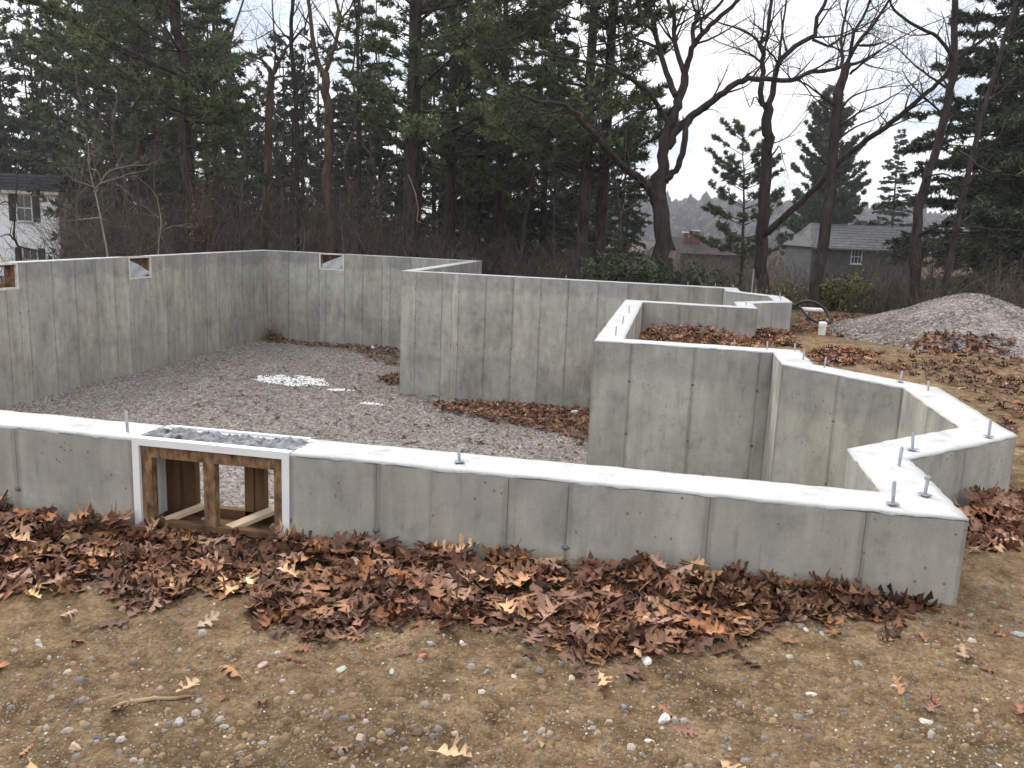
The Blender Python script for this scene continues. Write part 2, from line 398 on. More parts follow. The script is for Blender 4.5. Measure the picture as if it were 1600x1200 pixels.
def gz(x, y):
    """ground height with the finer lumps"""
    d = np.hypot(np.asarray(x)+1.1, np.asarray(y)+3.2)
    near = 1-sstep(9, 18, d)
    return gz0(x, y) + near*(.015*fbm(x, y, 2.3, 2, 21) + .0085*fbm(x, y, 8, 2, 31) + .0060*fbm(x, y, 19, 1, 41))
def axis(spans):
    o = []
    for a, b, s in spans: o += list(np.arange(a, b-1e-6, s))
    o.append(spans[-1][1]); return np.array(o)
def geom(a, b, n, f): return list(a+(b-a)*((np.power(f, np.linspace(0, 1, n))-1)/(f-1)))
xs = np.array(sorted(set(np.round([-580, -430, -300, -200, -140, -100, -75, -58, -46, -38, -32, -28, -24, -21, -18.5, -16.5, -15, -14, -13.2] + list(np.arange(-12.6, -5.2, .12)) + list(np.arange(-5.2, 2.2, .026)) + list(np.arange(2.2, 6, .10)) + [6, 6.5, 7.2, 8, 9, 10.5, 12, 14, 17, 21, 26, 33, 42, 55, 75, 105, 150, 220, 330, 450, 580], 4))))
ys = np.array(sorted(set(np.round([-300, -120, -60, -30, -18, -12, -9, -7.5, -6.2, -5.2, -4.4, -3.8, -3.3, -2.9, -2.6, -2.35] + list(np.arange(-2.2, .25, .026)) + list(np.arange(.25, 5, .075)) + list(np.arange(5, 20, .12)) + [20, 20.4, 20.9, 21.5, 22.2, 23, 24, 25.2, 26.6, 28.2, 30, 32, 35, 39, 44, 50, 58, 68, 82, 100, 130, 180, 260, 340, 450, 600], 4))))
X, Y = np.meshgrid(xs, ys); Z = gz(X, Y)
V = np.stack([X, Y, Z], -1).reshape(-1, 3); nx = len(xs)
ii = (np.arange(len(ys)-1)[:, None]*nx+np.arange(nx-1)[None, :])
F = np.stack([ii, ii+1, ii+nx+1, ii+nx], -1).reshape(-1, 4)
cx = V[F].mean(1)
F = F[~inside(cx[:, 0], cx[:, 1], [tuple(p) for p in offset_poly(OUT, .11)])]
used = np.unique(F); remap = np.zeros(len(V), np.int64); remap[used] = np.arange(len(used))
tag(put('ground', np_mesh('ground', V[used], remap[F]), mat_dirt, smooth=True), kind='structure')

# the gravel floor of the basement
gx = np.arange(-12.4, .8, .09); gy = np.arange(.1, 18.7, .09); X, Y = np.meshgrid(gx, gy)
def floor_z(x, y): return ZF + .02*fbm(x, y, 1.1, 3, 5) - .0*np.asarray(x) + .05*np.exp(-((np.asarray(x)+12.2)**2)/.25)
V = np.stack([X, Y, floor_z(X, Y)-.015], -1).reshape(-1, 3); nx = len(gx)
ii = (np.arange(len(gy)-1)[:, None]*nx+np.arange(nx-1)[None, :]); F = np.stack([ii, ii+1, ii+nx+1, ii+nx], -1).reshape(-1, 4)
cx = V[F].mean(1); F = F[inside(cx[:, 0], cx[:, 1], [tuple(p) for p in offset_poly(OUT, .12)])]
tag(put('gravel_floor', np_mesh('gravel_floor', V, F), mat_gravel, smooth=True), kind='structure')

def rocks(n, pos, size, cols, flat=.65, seed=0, sides=5):
    """n irregular low stones as one mesh; pos (n,3) size (n,) cols (n,3)"""
    r = np.random.default_rng(seed)
    a = (np.arange(sides)*2*math.pi/sides)[None, :] + r.uniform(0, 6.28, (n, 1))
    q = r.uniform(.72, 1.25, (n, sides)); asp = r.uniform(.6, 1.0, (n, 1)); th = r.uniform(0, 6.28, (n, 1))
    x = np.cos(a)*q; y = np.sin(a)*q*asp
    xr = x*np.cos(th)-y*np.sin(th); yr = x*np.sin(th)+y*np.cos(th)
    h = flat*r.uniform(.6, 1.15, (n, 1))
    low = np.stack([xr, yr, np.broadcast_to(-h*.25, xr.shape)+r.uniform(-.08, .08, xr.shape)], -1)
    up = np.stack([xr*.68, yr*.68, np.broadcast_to(h*.55, xr.shape)+r.uniform(-.16, .16, xr.shape)], -1)
    top = np.concatenate([r.uniform(-.15, .15, (n, 2)), h*.72], 1)[:, None, :]
    V = np.concatenate([low, up, top], 1)*size[:, None, None]+pos[:, None, :]
    k = 2*sides+1; b = np.arange(n)[:, None]*k; i = np.arange(sides)[None, :]; j = (i+1) % sides
    F = np.concatenate([np.stack([b+i, b+j, b+sides+j], -1), np.stack([b+i, b+sides+j, b+sides+i], -1),
                        np.stack([b+sides+i, b+sides+j, b+2*sides+0*i], -1)], 1).reshape(-1, 3)
    return V.reshape(-1, 3), F, np.repeat(cols, k, axis=0)
def stone_cols(n, seed, dark=1.0):
    r = np.random.default_rng(seed)
    pal = np.array([(.13, .118, .114), (.19, .172, .162), (.085, .078, .080), (.26, .24, .225), (.15, .115, .100), (.105, .108, .118), (.36, .34, .32), (.17, .135, .095)])
    c = pal[r.choice(len(pal), n, p=[.26, .23, .15, .08, .13, .09, .01, .05])]
    return c*r.uniform(.8, 1.2, (n, 1))*dark*np.array([1.46, 1.40, 1.33])
# loose crushed stone: dense where the floor is near, thinner farther off
LIME = [(-9.05, 13.25, 1.02, .66), (-7.75, 12.65, .60, .22), (-6.55, 11.6, .62, .15)]
def lime(x, y):
    k = np.full(np.shape(x), -1.0)
    for a, b, rx, ry in LIME:
        d = np.hypot((x-a)/rx, (y-b)/ry); k = np.maximum(k, np.minimum((1.0-d)*(2.2 if rx > .9 else 1.0), .75))
    return k + .46*fbm(x, y, 2.6, 4, 77)
n = 32000
px = np.concatenate([rng.uniform(-12.2, .6, n), rng.uniform(-10.4, -5.3, 9000)]); py = np.concatenate([.25+18.2*rng.random(n)**.9, rng.uniform(11.2, 14.4, 9000)])
kl = np.ones(len(px), bool); kl[n:] = lime(px[n:], py[n:]) > .42; px, py = px[kl], py[kl]
k = inside(px, py, [tuple(p) for p in offset_poly(OUT, .26)])
# only what is not hidden close behind the front wall
k &= ~((py < 2.2) & ((px < -5.2) | (px > -2.2))) & ~((px > -1.9) & (py < 4.4)) & ~((px > -1.7) & (py > 8.9))
px, py = px[k], py[k]; n = len(px)
sc = rng.uniform(.010, .025, n)*(1+.012*py)
cols = stone_cols(n, 3); lm = lime(px, py) > .42
cols[lm] = np.array([.80, .79, .76])*rng.uniform(.85, 1.05, (lm.sum(), 1))
Vr, Fr, Cr = rocks(n, np.stack([px, py, floor_z(px, py)], -1), sc, cols, .75, 4, 4)
tag(put('gravel', np_mesh('gravel', Vr, Fr, Cr), mat_gravel_stone), 'grey crushed stone covering the basement floor with white lime spills', 'gravel', kind='stuff')

# ------------------------------------------------------------------ the concrete foundation
found = tag(empty('foundation', (0, 0, 0)), 'poured grey concrete foundation walls with two angled bays on the right', 'foundation')
FACE = .006
CORE_O = offset_poly(OUT, FACE); CORE_I = offset_poly(OUT, T-FACE)
# openings: edge -> [(s0, s1, depth)], s measured along the outer edge from its first corner
def sX(x): return x+12.471                       # front wall
W_FRONT = (-3.465, -2.712, .425)
OPEN = {0: [(sX(W_FRONT[0]), sX(W_FRONT[1]), .425)],
        17: [(18.7749-13.225, 18.7749-12.45, .45), (18.7749-9.43, 18.7749-8.66, .44)],
        16: [(-6.204+9.98, -6.204+10.69, .435)]}
# form-panel joints, as positions of the joint along the outer edge
def fromX(e, lst): a = OUT[e]; b = OUT[(e+1) % NP]; return [abs(x-a[0]) for x in lst]
def fromY(e, lst): a = OUT[e]; return [abs(y-a[1]) for y in lst]
J_IN = {17: fromY(17, [18.3, 17.72, 17.14, 16.55, 15.97, 15.38, 14.8, 14.48, 14.02, 13.76, 13.17, 12.57, 11.99, 11.43, 10.85, 10.24, 9.62, 9.15, 8.55, 8, 7.4, 6.8]),
        16: fromX(16, [-12.12, -11.59, -11.04, -10.5, -9.96, -9.43, -8.88, -8.66, -8.1, -7.55, -7.0]),
        14: fromX(14, [-6.15, -5.61, -5.41, -5.28, -4.73, -4.19, -3.65, -3.12, -2.55, -2.0, -1.44, -.86]),
        6: fromX(6, [-1.48, -.92, -.36])}
J_OUT = {0: fromX(0, [-4.66, -4.07, -2.32, -1.75, -1.50, -.94, -.36]), 8+1-1: [], 8: []}
J_OUT[8] = []
ties = {}
def wall(e):
    a, b = np.array(OUT[e]), np.array(OUT[(e+1) % NP]); ai, bi = INN[e], INN[(e+1) % NP]
    ca, cb = CORE_O[e], CORE_O[(e+1) % NP]; da, db = CORE_I[e], CORE_I[(e+1) % NP]
    L = np.linalg.norm(b-a); t = (b-a)/L; n = np.array([-t[1], t[0]])
    S = lambda p: float((np.array(p)-a) @ t)
    ops = sorted(OPEN.get(e, []))
    cuts = []; s = None
    for o in ops: cuts.append((s, o[0], 0.0)); cuts.append((o[0], o[1], o[2])); s = o[1]
    cuts.append((s, None, 0.0))
    P = lambda s, d: a+t*s+n*d
    g = G()
    for s0, s1, dep in cuts:
        if s0 is not None and s1 is not None and dep > 0: s0 -= 0; s1 += 0
        o0, i0 = (ca, da) if s0 is None else (P(s0, FACE), P(s0, T-FACE))
        o1, i1 = (cb, db) if s1 is None else (P(s1, FACE), P(s1, T-FACE))
        g.prism([o0, o1, i1, i0], -2.75, -dep-.010)
    wl = g.obj('wall', mat_core, found)
    # the ragged trowelled top
    step = .03 if e == 0 else (.04 if e < 7 or e == 7 else .09)
    Vt, Ft = [], []
    for s0, s1, dep in cuts:
        if dep > 0: continue
        sa = 0.0 if s0 is None else s0; sb = L if s1 is None else s1
        if e == 0: sa = max(sa, 5.5) if s0 is None else sa
        m = max(2, int((sb-sa)/step)+1); nw = 7
        ss = np.linspace(sa, sb, m)
        o = a[None]+ss[:, None]*t
        lo, hi = S(ai), S(bi)
        si = np.clip(ss, lo, hi); si[0] = (lo if s0 is None and not (e == 0) else sa); si[-1] = (hi if s1 is None else sb)
        i_ = a[None]+si[:, None]*t+n*T
        wq = np.linspace(0, 1, nw)
        pts = o[:, None, :]*(1-wq)[None, :, None]+i_[:, None, :]*wq[None, :, None]
        je = .0052*(fbm(pts[:, 0, 0], pts[:, 0, 1], 18, 3, 9)); ji = .0052*(fbm(pts[:, -1, 0], pts[:, -1, 1], 18, 3, 12))
        pts[1:-1, 0] -= n*(je[1:-1, None]+.002); pts[1:-1, -1] += n*(ji[1:-1, None]+.002)
        z = .0020*fbm(pts[..., 0], pts[..., 1], 9, 4, 15)
        z[:, 0] -= .0004; z[:, -1] -= .0004
        top = np.concatenate([pts, z[..., None]], -1)
        drop = .007+.007*np.abs(fbm(pts[:, 0, 0], pts[:, 0, 1], 14, 2, 19))
        so = top[:, 0].copy(); so[:, 2] -= drop; so[:, :2] += n*.001
        sv = top[:, -1].copy(); sv[:, 2] -= drop; sv[:, :2] -= n*.001
        full = np.concatenate([so[:, None], top, sv[:, None]], 1); k = nw+2
        base = sum(len(v) for v in Vt); Vt.append(full.reshape(-1, 3))
        q = (np.arange(m-1)[:, None]*k+np.arange(k-1)[None, :])+base
        Ft.append(np.stack([q, q+k, q+k+1, q+1], -1).reshape(-1, 4))
    put('wall_top', np_mesh('wall_top', np.concatenate(Vt), np.concatenate(Ft)), mat_top, found)
    # cast faces, one slab for each form panel
    def faces(inner):
        p0, p1 = (ai, bi) if inner else (a, b)
        s0, s1 = S(p0), S(p1)
        if e == 0: s0 = 5.0
        js = (J_IN if inner else J_OUT).get(e)
        if js is None or not js:
            k = max(1, round((s1-s0)/.57)); js = [s0+(s1-s0)*i/k for i in range(1, k)]
        lo = ZF-.2 if inner else -.85
        marks = [s0]+[x for x in js if s0+.03 < x < s1-.03]+[s1]
        for o in ops: marks += [o[0], o[1]]
        marks = sorted(marks); marks = [x for q, x in enumerate(marks) if q == 0 or x-marks[q-1] > .02]
        if inner and e not in (14, 16, 17, 6, 5, 4, 3, 2, 1, 7): return
        for q in range(len(marks)-1):
            u0, u1 = marks[q], marks[q+1]; mid = (u0+u1)/2; z1 = -.012
            for o in ops:
                if o[0]-.01 <= mid <= o[1]+.01: z1 = -o[2]-.006
            g0 = .0015 if q == 0 else .0007; g1 = .0015 if q == len(marks)-2 else .0007
            wdt = u1-u0-g0-g1; dep = FACE+.003
            pr = R_.uniform(-.0012, .0012)
            gg = G()
            bv = .0012
            x0, x1 = -wdt/2, wdt/2; h0, h1 = lo, z1
            # a slab with softly bevelled front edges
            f = [(x0+bv, 0, h0), (x1-bv, 0, h0), (x1-bv, 0, h1), (x0+bv, 0, h1)]
            m_ = [(x0, bv, h0), (x1, bv, h0), (x1, bv, h1), (x0, bv, h1)]
            bk = [(x0, dep, h0), (x1, dep, h0), (x1, dep, h1), (x0, dep, h1)]
            gg.v = f+m_+bk
            gg.f = [(0, 1, 2, 3)]+[(4+i, 4+(i+1) % 4, (i+1) % 4, i) for i in range(4)]+[(8+i, 8+(i+1) % 4, 4+(i+1) % 4, 4+i) for i in range(4)]+[(11, 10, 9, 8)]
            c = P(u0+g0+wdt/2, T-pr if inner else pr)
            dirx = -t if inner else t
            ob = gg.obj('form_panel', mat_panel, wl)
            ob.location = (c[0], c[1], 0); ob.rotation_euler = (0, 0, math.atan2(dirx[1], dirx[0]))
            if q > 0:
                for hz in ((-.34, -.86, -1.4, -1.95) if inner else (-.30,)):
                    if hz < h1-.05: ties.setdefault(e, []).append((P(u0, T if inner else 0), (n if inner else -n), hz+R_.uniform(-.02, .02)))
    faces(True)
    if e not in (17, 16, 14, 6): faces(False)
    if e in ties:
        gt = G()
        for p, nn, hz in ties[e]:
            sx = np.array([-nn[1], nn[0]]); w_, h_ = R_.uniform(.012, .022), R_.uniform(.009, .016)
            q = p+nn*.0035
            ring = [(q[0]+sx[0]*w_*math.cos(k*.785)*R_.uniform(.7, 1.2), q[1]+sx[1]*w_*math.cos(k*.785), hz+h_*math.sin(k*.785)*R_.uniform(.7, 1.2)) for k in range(8)]
            tip = (p[0]+nn[0]*.009, p[1]+nn[1]*.009, hz)
            b0 = len(gt.v); gt.v += ring+[tip]; gt.f += [(b0+k, b0+(k+1) % 8, b0+8) for k in range(8)]
        tag(gt.obj('form_tie', mat_tie, wl), kind='stuff')

for e in range(NP): wall(e)

# anchor bolts cast into the top of the walls
def bolt_meshes():
    rod = G().lathe([(.0065, -.03), (.0065, .074), (.0055, .078)], 10)
    for k in range(9): rod.lathe([(.0066, .030+k*.005), (.0078, .0325+k*.005), (.0066, .035+k*.005)], 10)
    nut = G().lathe([(.013, 0), (.0135, .002), (.0135, .010), (.012, .012)], 6)
    ws = G().box((-.020, -.020, 0), (.020, .020, .003))
    return rod.mesh('rod'), nut.mesh('nut'), ws.mesh('washer')
rod_m, nut_m, ws_m = bolt_meshes()
for m_ in (rod_m, nut_m, ws_m): m_.materials.append(mat_steel)
bolts = [(-3.56, .10, 0, 1.15), (-1.985, .10, 1, 1.1), (-.25, .08, 1, 1.2), (-.09, .25, 2, 1.15), (-.08, .70, 0, 1.2), (.06, 1.03, 1, 1.1), (.55, 1.48, 1, 1.1),
         (.50, 3.13, 1, 1.0), (.62, 2.86, 0, 1.0), (.06, 3.62, 0, 1.0), (-.05, 3.99, 0, 1), (-.05, 4.50, 0, 1), (-.29, 4.50, 0, 1),
         (-1.66, 4.80, 0, 1), (-1.66, 5.80, 0, 1), (-1.66, 7.07, 0, 1), (.50, 10.5, 0, .9), (.56, 11.2, 1, .9), (.25, 12.0, 0, .9), (-.1, 12.7, 0, .9), (-.9, 12.95, 0, .9),
         (-3.2, 12.95, 0, .9), (-6.30, 18.4, 0, .9), (-6.42, 18.55, 0, .9), (-.4, 12.95, 0, .9), (-.12, 9.2, 0, .9)]
for x, y, kind, sc_ in bolts:
    b = put('anchor_bolt', rod_m, None, found); b.location = (x, y, .001); b.scale = (1, 1, sc_); b.rotation_euler = (R_.uniform(-.10, .10), R_.uniform(-.10, .10), R_.uniform(0, 3)); b.scale[2] *= R_.uniform(.85, 1.15)
    if kind >= 1: put('washer', ws_m, None, b).location = (0, 0, .006)
    if kind >= 2: put('nut', nut_m, None, b).location = (0, 0, .062)

# window bucks set in the walls
def ring(g, x0, x1, z0, z1, w_, y0, y1):
    g.box((x0, y0, z1-w_), (x1, y1, z1)); g.box((x0, y0, z0), (x1, y1, z0+w_))
    g.box((x0, y0, z0+w_), (x0+w_, y1, z1-w_)); g.box((x1-w_, y0, z0+w_), (x1, y1, z1-w_)); return g
wf = empty('window', (W_FRONT[0], 0, 0), 0, found); wf['label'] = 'white framed basement window opening braced with brown lumber'
WW = W_FRONT[1]-W_FRONT[0]; WH = .425
G().box((.001, -.010, -.027), (WW-.001, .030, .006)).box((.001, -.010, -WH-.03), (.034, .030, -.0271)).box((WW-.034, -.010, -WH-.03), (WW-.001, .030, -.0271)).obj('frame', mat_vinyl, wf)
jl = G().box((.001, .030, -WH), (.022, .268, -.004)); jr = G().box((WW-.022, .030, -WH), (WW-.001, .268, -.004)); G().box((.0225, .030, -WH), (WW-.0225, .268, -WH+.02)).obj('sill', mat_wood, wf)
for y in (.06, .105, .15, .195): jl.box((.0215, y, -WH+.021), (.027, y+.012, -.02)); jr.box((WW-.027, y, -WH+.021), (WW-.0215, y+.012, -.02))
jl.obj('jamb', mat_vinyl, wf); jr.obj('jamb', mat_vinyl, wf)
g = G(); g.box((.022, .244, -.030), (WW-.022, .266, .003)); g.box((.022, .206, -.030), (WW-.022, .214, -.002)); g.obj('head_channel', mat_vinyl, wf)
def member(name, a, b, mat=mat_wood):
    return G().box(a, b).obj(name, mat, wf)
member('header', (.036, .004, -.082), (WW-.036, .045, -.030), mat_osb)
member('post', (.036, .005, -WH+.02), (.086, .044, -.083), mat_osb)
member('post', (.338, .006, -WH+.02), (.392, .045, -.083), mat_osb)
member('post', (WW-.078, .005, -WH+.02), (WW-.036, .044, -.083), mat_osb)
member('header', (.03, .205, -.070), (WW-.03, .245, -.031))
member('post', (.030, .198, -WH+.02), (.100, .238, -.071))
member('post', (.115, .206, -WH+.02), (.175, .246, -.071))
member('post', (.430, .200, -WH+.02), (.475, .240, -.071)); member('post', (.479, .207, -WH+.02), (.525, .247, -.071))
member('sill', (.036, .200, -WH+.021), (WW-.036, .240, -WH+.062)); member('sill', (.036, .004, -WH+.021), (WW-.036, .044, -WH+.048))
# ragged concrete slopped over the head of the opening
gx_ = np.linspace(.0, WW+.10, 160)-.04; gy_ = np.linspace(.030, .204, 34); X, Y = np.meshgrid(gx_, gy_)
h = -.008+.011*fbm(X+3, Y, 20, 4, 51)+.009*fbm(X, Y, 70, 2, 52)
fe = np.clip(np.minimum(X+.04, WW+.06-X)/.09, 0, 1)*np.clip((Y-.028)/.02+.25, 0, 1); h = np.where((X < .03) | (X > WW-.03), np.abs(h)*.7*fe-.004, h+.006)
V = np.stack([X, Y, h], -1).reshape(-1, 3); ii = (np.arange(33)[:, None]*160+np.arange(159)[None]); F = np.stack([ii, ii+1, ii+161, ii+160], -1).reshape(-1, 4)
V2 = V.copy(); V2[:, 2] = -.029
put('mortar', np_mesh('mortar', V, F), mat_slop, wf)

def small_window(loc, rz, w_, h_, sheet, label):
    o = empty('window', loc, rz, found); o['label'] = label
    ring(G(), .001, w_-.001, -h_-.012, .004, .036, -.009, .034).obj('frame', mat_vinyl_dirty, o)
    g = G(); ring(g, .001, w_-.001, -h_, -.003, .020, .034, .25); g.obj('jamb', mat_osb, o)
    G().box((.03, .20, -.08), (w_-.03, .24, -.021)).obj('header', mat_wood, o)
    G().box((w_*.46, .19, -h_+.02), (w_*.46+.06, .23, -.081)).obj('post', mat_osb, o)
    G().box((.025, .05, -h_+.02), (.075, .09, -.022)).obj('post', mat_osb, o)
    G().box((w_-.075, .05, -h_+.02), (w_-.025, .09, -.022)).obj('post', mat_osb, o)
    G().box((.03, .19, -h_+.021), (w_-.03, .23, -h_+.08)).obj('sill', mat_osb, o)
    if sheet:
        g = G(); m = 10
        for k in range(m):
            for q in range(6):
                fx, fz = k/(m-1), q/5
                top = -.04-(fx*.62*h_ if sheet == 1 else (1-fx)*.6*h_)
                g.v.append((.038+fx*(w_-.076), .03+.02*math.sin(fx*9+q)+.03*fz, top*(1-fz)+(-h_+.026)*fz))
        for k in range(m-1):
            for q in range(5): g.f.append((k*6+q, (k+1)*6+q, (k+1)*6+q+1, k*6+q+1))
        g.obj('plastic_sheet', mat_sheet, o, True)
small_window((-12.217, 12.45+.775, 0), 0, 0, 0, 0, 'x') if False else None
# left wall: the wall runs along Y; local x runs to the right when seen from the room
small_window((-12.217, 12.45, 0), math.pi/2, .775, .45, 1, 'small dusty window frame with torn plastic in the left wall')
small_window((-12.217, 8.66, 0), math.pi/2, .77, .44, 0, 'small brown lumber window frame at the left edge of the wall')
small_window((-10.69, 18.5209, 0), 0, .71, .435, 2, 'small white framed window in the back wall under the brown tree')

# offcuts lying in the big window
def plank(name, loc, rot, size, mat, label, cat_):
    o = G().box((-size[0]/2, -size[1]/2, 0), (size[0]/2, size[1]/2, size[2])).obj(name, mat)
    o.location = loc; o.rotation_euler = rot; return tag(o, label, cat_)
plank('scrap_board', (-3.275, .118, -.372), (rad(-4), rad(-13), rad(48)), (.24, .05, .018), mat_pine_board, 'pale offcut of board lying at the left in the big window opening', 'board')
plank('scrap_board', (-2.955, .118, -.372), (rad(3), rad(-12), rad(50)), (.25, .055, .018), mat_pine_board, 'pale offcut of board lying at the right in the big window opening', 'board')
def stone(name, loc, size, col, label, cat_='stone', mat=None, seed=0, squash=.6, detail=2):
    r = np.random.default_rng(seed+500)
    import bmesh
    bm = bmesh.new(); bmesh.ops.create_icosphere(bm, subdivisions=detail, radius=1)
    th = r.uniform(0, 6.28)
    k = r.normal(size=(15, 3)); k /= np.linalg.norm(k, axis=1, keepdims=True); d_ = r.uniform(.42, .86, 15)
    for v in bm.verts:
        p = np.array(v.co)
        for a_, b_ in zip(k, d_):
            q = p @ a_-b_
            if q > 0: p = p-a_*q*.97
        p *= 1+.02*r.normal()
        x, y = p[0]*size[0], p[1]*size[1]
        v.co = (x*math.cos(th)-y*math.sin(th), x*math.sin(th)+y*math.cos(th), p[2]*size[2])
    me = bpy.data.meshes.new(name); bm.to_mesh(me); bm.free()
    a = me.color_attributes.new('col', 'FLOAT_COLOR', 'POINT')
    a.data.foreach_set('color', np.tile(np.array([*col, 1.0], np.float32), len(me.vertices)))
    o = put(name, me, mat or mat_stone); o.location = loc
    return tag(o, label, cat_)
for i, (x, y, s_, l) in enumerate([(-2.86, .13, .022, 'rounded tan stone beside the right offcut in the window opening'), (-2.79, .10, .014, 'small white pebble at the right end of the window opening'),
                       (-3.20, .13, .018, 'grey rubble lump between the left offcut and the middle post'), (-3.14, .11, .015, 'pale rubble lump close to the middle post of the window')]):
    stone('stone', (x, y, -WH+.02+s_*.5), (s_*1.3, s_, s_*.8), [(.33, .26, .17), (.6, .58, .54), (.25, .25, .25), (.42, .40, .37)][i], l, seed=i)

# ------------------------------------------------------------------ trees
def unit(v): return v/(np.linalg.norm(v, axis=-1, keepdims=True)+1e-9)
def tufts(P, D, r, blades=6, ln=(.10, .17), wd=.013, spread=.85):
    """needle tufts: P (n,3) positions, D (n,3) directions -> triangles"""
    n = len(P); Pn = np.repeat(P, blades, 0); Dn = np.repeat(D, blades, 0)
    d = unit(Dn*.75+spread*unit(r.normal(size=(n*blades, 3)))); L = r.uniform(*ln, (n*blades, 1))
    s = unit(np.cross(d, r.normal(size=d.shape)))*wd
    V = np.stack([Pn-s*1.25, Pn+s*1.25, Pn+d*L], 1).reshape(-1, 3)
    F = np.arange(n*blades*3).reshape(-1, 3)
    return V, F
def conifer(seed, H=20, zlow=3.0, Lmax=3.8, r0=.24, rise=.12, curl=.18, step=.55, per=4.5, tw=4.2, nt_=5, blades=5, ln=(.10, .17), wd=.013, shape=.7, bend=0., dead=10, twl=1.0, drooptw=.1, asym=0., twigs=True):
    r = np.random.default_rng(seed)
    zt = np.linspace(-.3, H, 14); wob = np.cumsum(r.normal(0, .05, (14, 2)), 0)*np.linspace(0, 1, 14)[:, None]
    tr = np.concatenate([wob+bend*np.stack([np.sin(zt/H*3), 0*zt], 1), zt[:, None]], 1)
    flare = 1+.5*np.exp(-np.clip(zt, 0, 9)/.35)
    parts = [tubes(tr[None], (r0*(1-.93*np.clip(zt/H, 0, 1))*flare)[None], 12)]
    tp = lambda z: np.stack([np.interp(z, zt, tr[:, 0]), np.interp(z, zt, tr[:, 1]), z], -1)
    zs = []; z = zlow
    while z < H-.3: zs += [z+r.uniform(-.2, .2) for _ in range(r.poisson(per-2)+2)]; z += step*r.uniform(.7, 1.35)
    zs = np.clip(np.array(zs), zlow*.8, H-.1); B = len(zs)
    fr = (H-zs)/(H-zlow)
    L = Lmax*np.clip(fr, .02, 1)**shape*r.uniform(.5, 1.1, B)+.15
    az = r.uniform(0, 2*math.pi, B); L = L*(1-asym*np.clip(np.cos(az), -.3, 1)); dh = np.stack([np.cos(az), np.sin(az), 0*az], -1)
    N = 7; s = np.linspace(0, 1, N)[None, :, None]
    rs = (rise+r.normal(0, .12, B)+.25*(1-fr))[:, None, None]; cu = (curl+r.normal(0, .06, B))[:, None, None]
    up = np.array([0, 0, 1.])[None, None]
    br = tp(zs)[:, None, :]+dh[:, None, :]*L[:, None, None]*s+up*L[:, None, None]*(rs*s+cu*s*s)
    br += np.cumsum(r.normal(0, .03, br.shape), 1)*L[:, None, None]*.35*s
    rb = (.010+.011*L)[:, None]*(1-.85*np.linspace(0, 1, N))[None]
    parts.append(tubes(br, rb, 3))
    # dead stubs on the lower stem
    if dead:
        zd = r.uniform(.8, max(zlow, 2)+1.5, dead); ad = r.uniform(0, 6.28, dead); Ld = r.uniform(.4, 1.9, dead)[:, None, None]; dd = np.stack([np.cos(ad), np.sin(ad), 0*ad], -1)[:, None]
        sd_ = np.linspace(0, 1, 4)[None, :, None]; db = tp(zd)[:, None]+dd*Ld*sd_+up*Ld*(.1*sd_-.35*sd_**2)
        db += r.normal(0, .04, db.shape)*sd_
        parts.append(tubes(db, (.014*(1-.8*np.linspace(0, 1, 4)))[None].repeat(dead, 0), 3))
    # twigs
    nt1 = np.maximum(2, (L*tw).astype(int)); bi = np.repeat(np.arange(B), nt1); m = len(bi)
    st = r.uniform(.22, 1.0, m)**.8; k = st*(N-1); k0 = np.minimum(k.astype(int), N-2); f = (k-k0)[:, None]
    p = br[bi, k0]*(1-f)+br[bi, k0+1]*f; d0 = unit(br[bi, k0+1]-br[bi, k0])
    sg = r.choice([-1, 1], m); an = sg*r.uniform(.4, 1.25, m)
    c_, s_ = np.cos(an)[:, None], np.sin(an)[:, None]
    d1 = np.stack([d0[:, 0]*c_[:, 0]-d0[:, 1]*s_[:, 0], d0[:, 0]*s_[:, 0]+d0[:, 1]*c_[:, 0], d0[:, 2]*.6+r.normal(drooptw, .2, m)], -1); d1 = unit(d1)
    tl = twl*(.22+.55*(1-st*.8))*r.uniform(.5, 1.2, m)*np.clip(L[bi]/2.6, .35, 1.2)
    ts = np.linspace(0, 1, 3)[None, :, None]
    tg = p[:, None]+d1[:, None]*tl[:, None, None]*ts+up*(.12*tl[:, None, None]*ts**2)
    if twigs: parts.append(tubes(tg, np.array([.008, .006, .003])[None].repeat(m, 0), 3))
    q = np.tile(np.linspace(.25, 1.0, nt_), m); ti = np.repeat(np.arange(m), nt_)
    tpnt = tg[ti, 0]+(tg[ti, 2]-tg[ti, 0])*q[:, None]+r.normal(0, .03, (m*nt_, 3))
    tdir = unit(d1[ti]+np.array([0, 0, .25]))
    Vc, Fc = tufts(np.concatenate([tpnt, br[:, -1]]), np.concatenate([tdir, unit(br[:, -1]-br[:, -2])]), r, blades, ln, wd)
    Vt, Ft = cat(parts)
    return Vt, Ft, Vc, Fc
def proto(name, bark, leafm, **k):
    Vt, Ft, Vc, Fc = conifer(**k)
    a = np_mesh(name+'_trunk', Vt, Ft); a.materials.append(bark); a.polygons.foreach_set('use_smooth', np.ones(len(a.polygons), bool))
    b = np_mesh(name+'_crown', Vc, Fc); b.materials.append(leafm)
    return a, b, (Vt, Ft, Vc, Fc)
